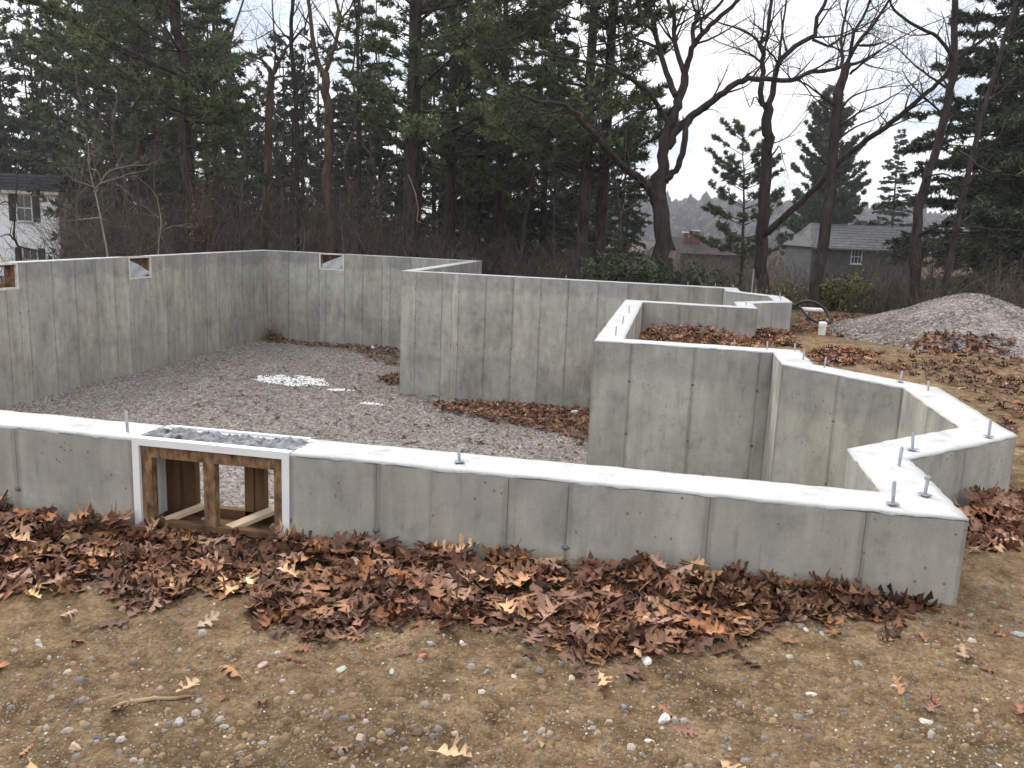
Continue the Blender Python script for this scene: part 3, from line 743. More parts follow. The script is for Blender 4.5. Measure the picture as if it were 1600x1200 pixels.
PR = {'low': proto('low_pine', mat_bark_pine, mat_needle, seed=1, H=19, zlow=2.2, Lmax=4.4, r0=.22, tw=7.5, nt_=6, blades=6, ln=(.14, .24), wd=.019, shape=.55),
      'mid': proto('pine', mat_bark_pine, mat_needle, seed=2, H=20, zlow=3.6, Lmax=4.0, asym=.62, r0=.23, tw=6.5, nt_=6, blades=6, ln=(.14, .24), wd=.019, shape=.5, dead=22),
      'thin': proto('thin_pine', mat_bark_pine, mat_needle, seed=3, H=19, zlow=3.0, Lmax=3.0, asym=.5, r0=.18, tw=5.5, nt_=6, blades=6, ln=(.13, .23), wd=.019, shape=.5, dead=18, per=4),
      'high': proto('tall_pine', mat_bark_pine, mat_needle, seed=4, H=22, zlow=4.0, Lmax=4.2, asym=.72, r0=.27, tw=6.5, nt_=6, blades=6, ln=(.14, .24), wd=.019, shape=.45, dead=26),
      'hem': proto('hemlock', mat_bark_pine, mat_needle_dark, twigs=False, seed=5, H=14, zlow=.7, Lmax=3.1, r0=.17, rise=.05, curl=-.22, step=.36, per=5, tw=9.0, nt_=7, blades=5, ln=(.10, .17), wd=.026, shape=.8, dead=0, drooptw=-.15),
      'spr': proto('spruce', mat_bark_pine, mat_needle_dark, twigs=False, seed=6, H=19, zlow=1.2, Lmax=3.6, r0=.20, rise=-.02, curl=-.10, step=.38, per=5, tw=8.5, nt_=7, blades=5, ln=(.11, .19), wd=.026, shape=.7, dead=8, drooptw=-.35),
      'cedar': proto('cedar', mat_bark_pine, mat_needle_dark, twigs=False, seed=8, H=9.6, zlow=.4, Lmax=2.3, r0=.15, rise=.55, curl=.1, step=.24, per=6, tw=11.0, nt_=7, blades=5, ln=(.12, .20), wd=.032, shape=.62, dead=0, drooptw=.2, twl=.9),
      'small': proto('small_pine', mat_bark_pine, mat_needle, seed=9, H=9.6, zlow=2.6, Lmax=2.7, r0=.12, tw=8.0, nt_=6, blades=6, ln=(.14, .24), wd=.026, shape=.45, dead=6, rise=.2, step=.6, per=4)}
def tree(name, kind, u, D, label, cat_, group, scale=1.0, rz=0, lean=(0, 0), v=430, zoff=0):
    p = at(u, v, D); z = float(gz0(p[0], p[1]))-.05+zoff
    o = empty(name, (p[0], p[1], z), rz); o.rotation_euler = (lean[0], lean[1], rz); o.scale = (scale,)*3
    put('trunk', PR[kind][0], None, o); put('crown', PR[kind][1], None, o)
    return tag(o, label, cat_, group)
PG = 'evergreen trees along the edge of the wood'
for a in [
    ('pine_tree', 'low', -60, 58, 'leafy pine at the far left edge above the white house', 1.3, .3),
    ('pine_tree', 'low', 165, 52, 'bushy pine with olive boughs just right of the white house roof', 1.25, 2.1),
    ('pine_tree', 'mid', 225, 37, 'pine with a hidden stem left of the big crooked pine', 1.05, 1.2),
    ('pine_tree', 'thin', 345, 40, 'pine standing against the sky right of the big crooked pine', .95, 0.2),
    ('pine_tree', 'high', 640, 26.5, 'tall pine with the thick straight dark stem behind the hanging pale branch', 1.0, 3.1),
    ('pine_tree', 'mid', 700, 30, 'slimmer pine just right of the thick straight pine', .95, 2.6),
    ('pine_tree', 'thin', 777, 32, 'thin pine rising behind the corner of the back wall', 1.0, 5.1),
    ('pine_tree', 'thin', 905, 25, 'left one of the two dark pine stems standing close together', 1.1, .9),
    ('pine_tree', 'thin', 934, 25.8, 'right one of the two dark pine stems standing close together', 1.12, -.3),
    ('hemlock_tree', 'hem', 745, 35, 'dark hemlock filling the shade right of the back wall corner', .9, 1.0),
    ('hemlock_tree', 'hem', 845, 33, 'dark hemlock left of the two close pine stems', .85, 2.0),
    ('hemlock_tree', 'hem', 975, 40, 'dark hemlock right behind the mossy oak limb', .62, 4.4),
    ('hemlock_tree', 'hem', 225, 42, 'dark hemlock deep in the shade beside the white house', 1.0, .4),
    ('hemlock_tree', 'hem', 560, 40, 'dark hemlock deep in the wood behind the forked brown tree', .95, 3.3),
    ('small_pine', 'small', 1158, 44, 'small lone pine against the sky left of the straight oak', 1.0, 1.0),
    ('cedar_tree', 'cedar', 1284, 67, 'pointed dark cedar behind the leaning dark tree', 1.62, .2),
    ('spruce_tree', 'spr', 1385, 74, 'low spreading spruce beyond the grey house', .72, 1.8),
    ('spruce_tree', 'spr', 1535, 30, 'dark spruce behind the grey leaning trunk on the right', 1.0, .9),
    ('spruce_tree', 'spr', 1600, 26, 'tall dark spruce at the right with sky showing through', 1.05, 2.8),
    ('spruce_tree', 'spr', 1680, 24, 'dark spruce cut by the right edge of the picture', 1.0, 4.9)]:
    nm, kd, u, D, lb, sc_, rz = a
    tree(nm, kd, u, D, lb, 'tree', PG, sc_, rz)

# leafless trees: main limbs follow the ones in view, finer boughs and twigs grow from them
def catmull(P, n):
    P = np.array(P, float); Q = np.vstack([2*P[0]-P[1], P, 2*P[-1]-P[-2]]); o = []
    m = len(P)-1
    for t in np.linspace(0, m, n):
        i = min(int(t), m-1); f = t-i; a, b, c, d = Q[i:i+4]
        o.append(.5*((2*b)+(-a+c)*f+(2*a-5*b+4*c-d)*f*f+(-a+3*b-3*c+d)*f**3))
    return np.array(o)
class Bare:
    def __init__(s, seed): s.r = random.Random(seed); s.b = {}
    def add(s, pts, rr, sides):
        s.b.setdefault((len(pts), sides), []).append((pts, rr))
    def grow(s, p, d, L, r0, lv, n=5, up=.12, wig=.28):
        r = s.r; pts = [p.copy()]; st = L/(n-1); d = d.normalized()
        for i in range(n-1):
            d = (d+Vector((r.gauss(0, wig), r.gauss(0, wig), r.gauss(0, wig)*.8+up))*.6).normalized()
            p = p+d*st; pts.append(p.copy())
        rr = [r0*(1-.72*i/(n-1)) for i in range(n)]
        s.add([tuple(q) for q in pts], rr, 5 if lv >= 3 else (4 if lv == 2 else 3))
        if lv <= 0: return
        kids = {3: 6, 2: 5, 1: 4}.get(lv, 4)
        for k in range(kids):
            f = r.uniform(.25, 1.0) if k else 1.0
            i = min(int(f*(n-1)), n-2); g = f*(n-1)-i; q = pts[i].lerp(pts[i+1], g)
            ax = (pts[i+1]-pts[i]).normalized()
            side = Vector((r.gauss(0, 1), r.gauss(0, 1), r.gauss(0, .7))); side = (side-ax*side.dot(ax)).normalized()
            nd = ax*r.uniform(.5, .9)+side*r.uniform(.5, 1.0)
            s.grow(q, nd, L*r.uniform(.42, .72), max(.0024, r0*(1-.72*f)*.6), lv-1, 5 if lv > 1 else 4, up, wig)
    def limb(s, pts, r0, r1, n=None, kids=0, lv=2, klen=2.0, end=True, up=.12, f0=.2):
        n = n or max(6, 3*len(pts)); P = catmull(pts, n); rr = list((np.linspace(0, 1, n)**.8*(r1-r0)+r0)*(.80 if r0 > .03 else 1))
        for i in range(1, n-1): P[i] += np.array([s.r.gauss(0, 1), s.r.gauss(0, 1), s.r.gauss(0, 1)])*rr[i]*.22
        s.add([tuple(q) for q in P], rr, 9 if r0 > .09 else 6)
        for k in range(kids):
            f = s.r.uniform(f0, 1.0); i = min(int(f*(n-1)), n-2); q = Vector(P[i]); ax = Vector(P[i+1]-P[i]).normalized()
            side = Vector((s.r.gauss(0, 1), s.r.gauss(0, 1), s.r.gauss(.25, .7))); side = (side-ax*side.dot(ax)).normalized()
            s.grow(q, ax*.55+side*.8, klen*s.r.uniform(.5, 1.15), min(rr[i]*.5, .006+.016*klen), lv, 6, up)
        if end:
            ax = Vector(P[-1]-P[-2]).normalized(); s.grow(Vector(P[-1]), ax, klen*1.3, r1*.95, lv+1, 6, up)
    def meshes(s):
        big, fine = [], []
        for (n, sides), L in s.b.items():
            V, F = tubes(np.array([a for a, _ in L]), np.array([b for _, b in L]), sides)
            (big if sides > 3 else fine).append((V, F))
        return big, fine
    def build(s, name, base, bark, label, group, twm=None):
        o = empty(name, tuple(base)); big, fine = s.meshes()
        V, F = cat(big); put('trunk', np_mesh('trunk', V-np.array(base), F), bark, o, True)
        if fine: V, F = cat(fine); put('crown', np_mesh('crown', V-np.array(base), F), twm or mat_twig, o)
        return tag(o, label, 'tree', group)
BG = 'leafless trees around the clearing'
def px(D, pts, jit=0, seed=0):
    r = random.Random(seed); return [at(p[0], p[1], D+(p[2] if len(p) > 2 else 0)) for p in pts]
def ground_at(u, v, D):
    p = at(u, v, D); return np.array([p[0], p[1], float(gz0(p[0], p[1]))-.1])
def trunk_pts(D, u, v, pts): 
    b = ground_at(u, v, D); return b, [b]+px(D, pts)

# the big oak with the mossy limb
D = 22; t = Bare(31)
base, tp_ = trunk_pts(D, 1039, 445, [(1036, 420), (1032, 370), (1030, 300), (1034, 274)])
t.limb(tp_, .33, .235, 14, end=False)
t.limb(px(D, [(1032, 285), (1036, 240), (1043, 204), (1056, 172), (1062, 154), (1070, 118)]), .20, .135, 18, end=False)
t.limb(px(D, [(1040, 285), (1050, 270, -.2), (1065, 251, -.4), (1069, 217, -.5), (1072, 199, -.4), (1079, 186, -.3)]), .11, .095, 16, end=False)
t.limb(px(D, [(1043, 230), (1060, 200, -.1), (1079, 186, -.3), (1097, 168, -.5), (1123, 150, -.8), (1147, 133, -1), (1168, 124, -1.1), (1193, 124, -1.1), (1237, 125, -1), (1267, 113, -.8), (1296, 110, -.6), (1323, 102, -.4)]), .15, .05, 34, 13, 2, 1.5, f0=.25)
t.limb(px(D, [(1070, 118), (1058, 80, .3), (1053, 45, .5), (1052, 20, .6), (1042, -5, .8), (1038, -60, 1)]), .095, .05, 16, 5, 2, 1.6)
t.limb(px(D, [(1070, 118), (1073, 100), (1083, 72, -.2), (1097, 53, -.4), (1118, 33, -.6), (1140, 13, -.8), (1160, -8, -1), (1200, -70, -1.2)]), .115, .05, 20, 6, 2, 1.6)
t.limb(px(D, [(1084, 70), (1082, 43, .2), (1088, 33, .2), (1107, 22, .3), (1130, 0, .3), (1160, -50, .5)]), .085, .04, 14, 4, 2, 1.5)
t.limb(px(D, [(1088, 34), (1087, 17, .3), (1080, -5, .5), (1075, -70, .5)]), .055, .03, 8, 3, 2, 1.4)
t.limb(px(D, [(1056, 150), (1042, 115, .4), (1032, 80, .7), (1025, 50, .9), (1017, 17, 1), (1003, -5, 1.2), (985, -60, 1.4)]), .11, .05, 18, 6, 2, 1.6)
t.limb(px(D, [(1029, 74, .7), (1005, 65, .5), (980, 57, .3), (971, 62, .1), (935, 70, -.2), (900, 75, -.5)]), .055, .025, 14, 7, 2, 1.4)
t.limb(px(D, [(1047, 200), (1025, 161, -.3), (996, 130, -.7), (966, 112, -1.0), (935, 101, -1.2), (908, 95, -1.4), (865, 87, -1.7), (825, 80, -2)]), .095, .03, 24, 12, 2, 1.6)
t.limb(px(D, [(1024, 318), (1016, 298, -.2), (1000, 280, -.6), (975, 262, -1.2), (944, 226, -1.8), (921, 200, -2.2), (899, 179, -2.5), (885, 166, -2.7), (867, 160, -2.9), (840, 158, -3)]), .155, .04, 28, 9, 2, 1.5)
t.limb(px(D, [(928, 208, -2.1), (930, 190, -2.0), (934, 175, -1.9)]), .04, .02, 6, 2, 1, .8)
t.limb(px(D, [(1038, 165, -.3), (1010, 172, -.8), (985, 180, -1.2), (960, 195, -1.6)]), .05, .018, 10, 4, 2, 1.0)
t.build('oak_tree', base, mat_bark_oak, 'big bare oak with a looped stem and a long mossy limb reaching left', BG)

# straight oak
D = 23.5; t = Bare(32)
base, tp_ = trunk_pts(D, 1188, 470, [(1190, 430), (1192, 340), (1198, 248), (1199, 198), (1198, 162)])
t.limb(tp_, .24, .17, 18, end=False)
t.limb(px(D, [(1198, 165), (1188.5, 152), (1190.6, 114), (1192.7, 83), (1187, 69), (1200, 54), (1203, 21), (1206, -5), (1212, -60)]), .11, .05, 20, 8, 2, 1.5)
t.limb(px(D, [(1198, 165), (1206, 154), (1210, 125), (1217, 100), (1233, 79), (1266, 60), (1275, 48), (1279, 23), (1292, -2), (1310, -60)]), .12, .055, 22, 9, 2, 1.7)
t.limb(px(D, [(1217, 95), (1222, 52, .4), (1229, 0, .6), (1234, -60, .7)]), .055, .03, 10, 6, 2, 1.3)
t.limb(px(D, [(1270, 62), (1296, 72, -.3), (1316, 58, -.5), (1348, 42, -.8), (1380, 20, -1)]), .06, .02, 14, 7, 2, 1.4)
t.limb(px(D, [(1190, 98), (1175, 86, -.2), (1154, 77, -.4), (1135, 70, -.6)]), .045, .015, 10, 5, 2, 1.1)
t.limb(px(D, [(1190, 72), (1176, 56, -.2), (1150, 44, -.5), (1123, 35, -.7), (1095, 22, -.8)]), .05, .018, 12, 6, 2, 1.2)
t.limb(px(D, [(1194, 372), (1205, 355, -.4), (1249, 318, -.8), (1287, 280, -1.3), (1310, 253, -1.6), (1350, 222, -1.9), (1379, 202, -2.2), (1406, 181, -2.4), (1442, 150, -2.7), (1467, 129, -2.9), (1495, 95, -3.1)]), .125, .06, 30, 11, 2, 1.3, f0=.3)
t.limb(px(D, [(1200, 250), (1212, 236), (1218, 228), (1222, 240)]), .03, .012, 8, 3, 1, .6)
t.limb(px(D, [(1202, 225), (1225, 218), (1240, 205), (1252, 190)]), .022, .01, 8, 4, 1, .7)
t.limb(px(D, [(1200, 160), (1190, 165), (1180, 150), (1172, 168), (1165, 150)]), .03, .012, 10, 4, 1, .8)
t.build('oak_tree', base, mat_bark_oak, 'straight bare oak with a long bough rising to the right before the cedar', BG)

# leaning dark tree
D = 20; t = Bare(33)
base, tp_ = trunk_pts(D, 1268, 486, [(1272, 465), (1285, 400), (1297, 300), (1306, 200), (1310, 146), (1317, 122), (1325, 100)])
t.limb(tp_, .20, .12, 22, end=False)
t.limb(px(D, [(1325, 100), (1331, 83), (1346, 60), (1366, 37), (1389, 2), (1410, -40)]), .075, .035, 14, 7, 2, 1.4)
t.limb(px(D, [(1319, 110), (1316, 85, .3), (1314, 62, .4), (1319, 35, .5), (1323, 10, .6), (1330, -40, .7)]), .065, .03, 14, 6, 2, 1.3)
t.limb(px(D, [(1328, 90), (1333, 52, -.3), (1350, 25, -.4), (1361, -4, -.5), (1372, -50, -.6)]), .06, .03, 12, 6, 2, 1.3)
t.limb(px(D, [(1329, 115), (1340, 105, -.4), (1358, 92, -.7), (1390, 69, -1), (1427, 48, -1.3)]), .045, .014, 14, 7, 2, 1.1)
t.limb(px(D, [(1314, 168), (1330, 152, .3), (1348, 144, .4), (1377, 137, .6), (1421, 133, .8)]), .04, .012, 12, 7, 2, 1.0)
t.limb(px(D, [(1308, 202), (1337, 179, -.4), (1375, 162, -.6), (1402, 146, -.8), (1425, 132, -.9)]), .04, .012, 12, 7, 2, 1.0)
t.limb(px(D, [(1306, 220), (1337, 198, .3), (1369, 185, .5), (1392, 160, .6)]), .03, .01, 10, 5, 2, .9)
t.limb(px(D, [(1308, 168), (1279, 146, -.3), (1258, 131, -.6), (1235, 122, -.8)]), .045, .014, 10, 6, 2, 1.0)
t.build('bare_tree', base, mat_bark_oak, 'dark bare tree leaning right with a fan of upswept branches', BG)

# grey trunk in front of the spruces
D = 19.5; t = Bare(34)
base, tp_ = trunk_pts(D, 1424, 492, [(1426, 470), (1432, 400), (1436, 340), (1446, 284), (1462, 237), (1480, 162), (1490, 112), (1491, 60), (1492, 0), (1490, -60)])
t.limb(tp_, .17, .08, 26, 6, 2, 1.6, f0=.5)
t.limb(px(D, [(1489, 92), (1472, 65, -.3), (1452, 50, -.5), (1425, 37, -.7), (1402, 20, -.8), (1392, 5, -.9), (1385, -30, -1)]), .06, .025, 18, 8, 2, 1.2)
t.limb(px(D, [(1484, 140), (1450, 117, .3), (1427, 100, .4), (1405, 77, .5), (1380, 64, .6)]), .045, .012, 14, 6, 2, 1.0)
t.limb(px(D, [(1434, 372), (1455, 357, -.5), (1490, 352, -.9), (1540, 357, -1.3), (1600, 362, -1.7), (1650, 366, -2)]), .04, .018, 16, 6, 1, 1.0)
t.limb(px(D, [(1444, 290), (1450, 276, -.3), (1478, 272, -.6), (1500, 285, -1), (1530, 302, -1.2)]), .03, .01, 12, 5, 1, .9)
t.build('bare_tree', base, mat_bark_oak, 'grey leaning trunk before the dark spruces on the right', BG, mat_twig)
D = 18.5; t = Bare(35)
base, tp_ = trunk_pts(D, 1470, 492, [(1474, 470), (1488, 400), (1500, 330), (1530, 200), (1556, 110), (1580, 30), (1600, -50)])
t.limb(tp_, .10, .05, 20, 8, 2, 1.2, f0=.4)
t.limb(px(D, [(1496, 350), (1500, 236, -.5), (1515, 245, -.8), (1530, 260, -1), (1555, 270, -1.2), (1597, 276, -1.4)][1:]), .028, .012, 12, 4, 1, .8)
t.limb(px(D, [(1525, 215), (1535, 140, .3), (1560, 137, .3), (1600, 134, .4), (1640, 128, .5)]), .03, .014, 12, 4, 1, .8)
t.build('bare_tree', base, mat_bark_oak, 'thin dark tree leaning right in front of the tall spruce', BG)

# left half
D = 27; t = Bare(36)
base, tp_ = trunk_pts(D, 516, 400, [(516, 370), (514, 280), (512, 190), (508, 130), (506, 112)])
t.limb(tp_, .24, .155, 16, end=False)
t.limb(px(D, [(506, 118), (496, 95), (489, 65), (486, 30), (481, -5), (474, -70)]), .115, .06, 14, 5, 2, 1.5)
t.limb(px(D, [(506, 118), (517, 92), (526, 60), (532, 30), (528, 12), (524, -5), (515, -60)]), .10, .045, 14, 5, 2, 1.4)
t.limb(px(D, [(531, 34), (540, 22), (551, 5), (556, -30)]), .05, .03, 8, 4, 2, 1.3)
t.limb(px(D, [(510, 165), (520, 160), (545, 200, -.4), (575, 235, -.7)]), .02, .008, 8, 5, 1, .8)
t.limb(px(D, [(514, 200), (530, 214, -.6), (498, 182, -.3), (480, 168, -.5)][::3]), .02, .008, 6, 3, 1, .7)
t.build('bare_tree', base, mat_bark_brown, 'brown forked tree behind the small window of the back wall', BG)
D = 28.5; t = Bare(37)
base, tp_ = trunk_pts(D, 412, 405, [(414, 370), (418, 280), (420, 190), (423, 135), (424, 116)])
t.limb(tp_, .20, .14, 14, end=False)
t.limb(px(D, [(424, 118), (414, 98, -.2), (398, 88, -.3), (383, 84, -.4), (372, 90, -.5)]), .08, .03, 10, 5, 2, 1.2)
t.limb(px(D, [(425, 118), (434, 102), (441, 86), (450, 72), (457, 64)]), .085, .05, 10, 3, 2, 1.2)
t.limb(px(D, [(426, 122), (440, 119, -.2), (455, 120, -.3), (466, 118, -.4)]), .06, .02, 8, 4, 2, .9)
t.build('bare_tree', base, mat_bark_brown, 'bare tree with stubby broken limbs left of the forked brown tree', BG)
D = 28; t = Bare(38)
base, tp_ = trunk_pts(D, 469, 400, [(468, 360), (465, 250), (462, 150), (456, 80), (455, 40), (458, 0), (460, -70)])
t.limb(tp_, .12, .07, 22, 10, 2, 1.4, f0=.45)
t.limb(px(D, [(455, 62), (446, 55), (436, 58), (428, 48), (420, 50)]), .05, .02, 8, 3, 2, .9)
t.build('bare_tree', base, mat_bark_oak, 'slender dark tree between the stubby tree and the forked tree', BG)
D = 27.5; t = Bare(39)
base, tp_ = trunk_pts(D, 562, 402, [(562, 360), (560, 250), (559, 150), (560, 60), (561, 0), (561, -80)])
t.limb(tp_, .085, .055, 18, 10, 2, 1.3, f0=.4)
t.build('bare_tree', base, mat_bark_oak, 'thin straight pole of a tree right of the forked brown tree', BG)

# the crooked pine: its bent stem is traced, its boughs are those of a pine
D = 26; t = Bare(40)
base, tp_ = trunk_pts(D, 308, 405, [(303, 360), (296, 290), (291, 220), (291, 150), (289, 110), (285, 75), (275, 48), (271, 10), (268, -40), (266, -120), (268, -260)])
t.limb(tp_, .28, .14, 30, end=False)
for pts, r_ in (([(286, 80), (260, 78), (215, 68), (185, 66)], .05), ([(222, 72), (205, 90), (184, 110)], .03), ([(294, 215), (262, 235), (215, 258), (160, 262), (75, 258)], .035), ([(296, 265), (265, 275), (240, 265)], .02),
                ([(290, 170), (330, 190), (360, 205)], .025), ([(296, 280), (320, 305), (340, 330)], .015), ([(292, 230), (310, 226), (330, 240)], .018)):
    t.limb(px(D, [(a, b, -.5*i) for i, (a, b) in enumerate(pts)]), r_, r_*.35, 12, 4, 1, .9)
o = t.build('pine_tree', base, mat_bark_pine, 'big crooked pine with a bent stem left of the centre, boughs to both sides', PG)
r = np.random.default_rng(77)
Vt, Ft, Vc, Fc = conifer(seed=41, H=20, zlow=3.0, Lmax=4.2, asym=.62, r0=.02, tw=7.5, nt_=6, blades=6, ln=(.14, .24), wd=.019, shape=.5, dead=0)
put('bough', np_mesh('bough', Vt, Ft), mat_bark_pine, o, True).location = (-.25, 0, 0)
put('needles', np_mesh('needles', Vc, Fc), mat_needle, o).location = (-.25, 0, 0)

# slender bare trees standing in the thicket: three forms, copied
def slender(seed, H, r0):
    t = Bare(seed); rr_ = random.Random(seed)
    pts = [np.array([rr_.gauss(0, .05)*i, rr_.gauss(0, .05)*i, H*i/7-.1]) for i in range(8)]
    t.limb(pts, r0, r0*.3, 20, 17, 2, 1.7, f0=.22)
    big, fine = t.meshes(); V, F = cat(big); a = np_mesh('slender_trunk', V, F); a.materials.append(mat_bark_grey); a.polygons.foreach_set('use_smooth', np.ones(len(a.polygons), bool))
    V, F = cat(fine); b = np_mesh('slender_crown', V, F); b.materials.append(mat_brush); return a, b
SL = [slender(201, 11, .085), slender(202, 12.5, .11), slender(203, 9, .06)]
for u, D, k, lb in [(128, 33, 0, 'slender grey trunk right behind the pale forked sapling'), (196, 34, 1, 'slender grey trunk midway between the pale sapling and the crooked pine'),
                    (246, 31, 2, 'thinnest bare trunk just left of the crooked pine'), (334, 31, 0, 'slender grey trunk just right of the crooked pine'),
                    (376, 34, 1, 'slender grey trunk just left of the stubby broken tree'), (440, 35, 0, 'slender grey trunk just right of the stubby broken tree'),
                    (492, 37, 2, 'thin bare trunk just left of the forked brown tree'), (538, 33, 1, 'slender grey trunk between the forked brown tree and the thin pole'),
                    (592, 32, 0, 'slender grey trunk between the thin pole and the thick straight pine'), (722, 33, 1, 'slender grey trunk above the end of the back wall'),
                    (812, 30, 0, 'slender grey trunk right of the pine behind the wall corner'), (866, 30, 2, 'thin bare trunk just left of the two close pine stems'), (966, 31, 0, 'slender grey trunk just right of the two close pine stems')]:
    p = at(u, 430, D); o = empty('slender_tree', (p[0], p[1], float(gz0(p[0], p[1])))); o.rotation_euler = (R_.uniform(-.05, .05), R_.uniform(-.06, .06), R_.uniform(0, 6)); o.scale = (R_.uniform(.85, 1.15),)*3
    put('trunk', SL[k][0], None, o); put('crown', SL[k][1], None, o); tag(o, lb, 'tree', 'slender bare trunks in the thicket')

# pale saplings and dead wood by the left wall
def sapling(seed, D, base_uv, stem, limbs, label, mat, r0=.035):
    t = Bare(seed); base, tp_ = trunk_pts(D, base_uv[0], base_uv[1], stem)
    t.limb(tp_, r0, r0*.4, 14, 3, 1, .9, f0=.4)
    for l in limbs: t.limb(px(D, [(p[0], p[1], -.2*i) for i, p in enumerate(l)]), r0*.55, r0*.2, 10, 4, 1, .7)
    return t.build('sapling', base, mat, label, 'saplings by the left wall', mat)
sapling(51, 21, (170, 412), [(165, 380), (155, 330), (146, 290), (140, 268)], [[(147, 293), (135, 288), (118, 282), (108, 275)], [(148, 296), (160, 285), (185, 278), (200, 272)], [(140, 268), (138, 250), (144, 235)], [(157, 340), (135, 342), (112, 345), (95, 344)], [(150, 300), (170, 268), (210, 258)]],
        'pale forked sapling right of the white house', mat_pale_twig, .04)
sapling(52, 18.5, (34, 412), [(30, 392), (22, 370), (23, 340), (25, 300), (28, 262)], [[(23, 375), (12, 366), (0, 370)], [(28, 270), (40, 258), (52, 252)], [(24, 330), (10, 315), (-5, 322)], [(30, 385), (50, 390), (70, 395), (92, 398)]],
        'dark crooked sapling in front of the white house', mat_bark_oak, .04)
sapling(53, 24, (247, 410), [(248, 380), (252, 350), (246, 310)], [[(250, 365), (265, 355), (282, 352)], [(248, 340), (236, 330), (225, 322)]], 'thin pale sapling below the crooked pine', mat_pale_twig, .028)
t = Bare(54); pts = px(25, [(638, 273), (645, 290), (651, 312), (653, 335), (651, 344), (658, 348)])
t.limb(pts, .022, .014, 16, 2, 0, .4, end=False)
o = t.build('broken_branch', pts[0], mat_pale_twig, 'pale broken branch hanging in front of the thick straight pine', None); o['category'] = 'branch'

# ------------------------------------------------------------------ the deeper wood, undergrowth, far hill
def lod(seed, **k):
    Vt, Ft, Vc, Fc = conifer(seed=seed, dead=0, twigs=False, **k); return Vt, Ft, Vc, Fc
LODS = [lod(61, H=20, zlow=2.5, Lmax=4.4, r0=.25, tw=1.7, nt_=3, blades=4, ln=(.30, .55), wd=.075, shape=.5, step=.7, per=3.4),
        lod(62, H=19, zlow=3.5, Lmax=4.0, r0=.22, tw=1.7, nt_=3, blades=4, ln=(.30, .55), wd=.075, shape=.45, step=.72, per=3.4),
        lod(63, H=15, zlow=.8, Lmax=3.4, r0=.18, rise=0, curl=-.2, tw=2.0, nt_=3, blades=4, ln=(.26, .46), wd=.08, shape=.75, step=.6, per=3.4, drooptw=-.2)]
wr = random.Random(5); wt, wc = [], []
spots = []
for i in range(26):
    u = -160+i*(1150/26)+wr.uniform(-14, 14); spots.append((u, wr.uniform(44, 70), wr.choice([0, 0, 1, 2])))
for i in range(15): spots.append((590+i*26.5+wr.uniform(-10, 10), wr.uniform(38, 54), 2))
for i in range(12): spots.append((345+i*21+wr.uniform(-8, 8), wr.uniform(42, 56), 2))
for i in range(6): spots.append((wr.uniform(-120, 560), wr.uniform(44, 56), 2))
for i in range(18): spots.append((wr.uniform(1500, 1760), wr.uniform(34, 58), wr.choice([0, 2, 2])))
for u, D, k in spots:
    if u < 135: D = max(D, 60)
    p = at(u, 430, D); z = float(gz0(p[0], p[1])); a = wr.uniform(0, 6.28); sc_ = wr.uniform(.85, 1.1)*(1.0 if u < 345 else (.76 if u < 590 else (.74 if u < 1100 else 1)))
    Rm = np.array([[math.cos(a), -math.sin(a), 0], [math.sin(a), math.cos(a), 0], [0, 0, 1]])*sc_
    Vt, Ft, Vc, Fc = LODS[k]
    wt.append((Vt @ Rm.T+np.array([p[0], p[1], z]), Ft)); wc.append((Vc @ Rm.T+np.array([p[0], p[1], z]), Fc))
V, F = cat(wt); F = np.concatenate([F[:, [0, 1, 2]], F[:, [0, 2, 3]]]); nq = len(F); Vn, Fn = cat(wc)
me = np_mesh('deep_wood', np.concatenate([V, Vn]), np.concatenate([F, Fn+len(V)]))
me.materials.append(mat_bark_pine); me.materials.append(mat_needle_dark)
mi = np.zeros(len(F)+len(Fn), np.int32); mi[nq:] = 1; me.polygons.foreach_set('material_index', mi)
tag(put('deep_wood', me), 'dense dark mass of pines deeper in the wood', 'wood', kind='stuff')

def thicket(name, n, area, h, label, mat, seed, stems=9, kids=3, rad_=.010):
    """bare brush: n shrubs, placed by area(r) -> (x, y)"""
    r = np.random.default_rng(seed); P = np.array([area(r) for _ in range(n)])
    z = gz0(P[:, 0], P[:, 1]); S = n*stems
    b = np.repeat(np.concatenate([P, z[:, None]-.05], 1), stems, 0)+r.normal(0, .22, (S, 3))*np.array([1, 1, 0])
    d = unit(np.concatenate([r.normal(0, .42, (S, 2)), np.ones((S, 1))], 1)); L = (h*r.uniform(.45, 1.15, (S, 1)))
    s = np.linspace(0, 1, 4)[None, :, None]; bend = r.normal(0, .28, (S, 1, 3))*np.array([1, 1, .25])
    st = b[:, None]+d[:, None]*L[:, None]*s+bend*L[:, None]*s**2
    parts = [tubes(st, (rad_*np.array([1, .75, .5, .25]))[None].repeat(S, 0)*r.uniform(.6, 1.5, (S, 1)), 3)]
    K = S*kids; ti = np.repeat(np.arange(S), kids); f = r.uniform(.3, .95, K); k0 = np.minimum((f*3).astype(int), 2); g = (f*3-k0)[:, None]
    p = st[ti, k0]*(1-g)+st[ti, k0+1]*g; dd = unit(d[ti]*.6+r.normal(0, .7, (K, 3))); Lk = L[ti]*r.uniform(.18, .5, (K, 1))
    s3 = np.linspace(0, 1, 3)[None, :, None]; kt = p[:, None]+dd[:, None]*Lk[:, None]*s3+r.normal(0, .12, (K, 1, 3))*Lk[:, None]*s3**2
    parts.append(tubes(kt, (rad_*np.array([.5, .35, .2]))[None].repeat(K, 0), 3))
    V, F = cat(parts); return tag(put(name, np_mesh(name, V, F), mat), label, 'undergrowth', kind='stuff')
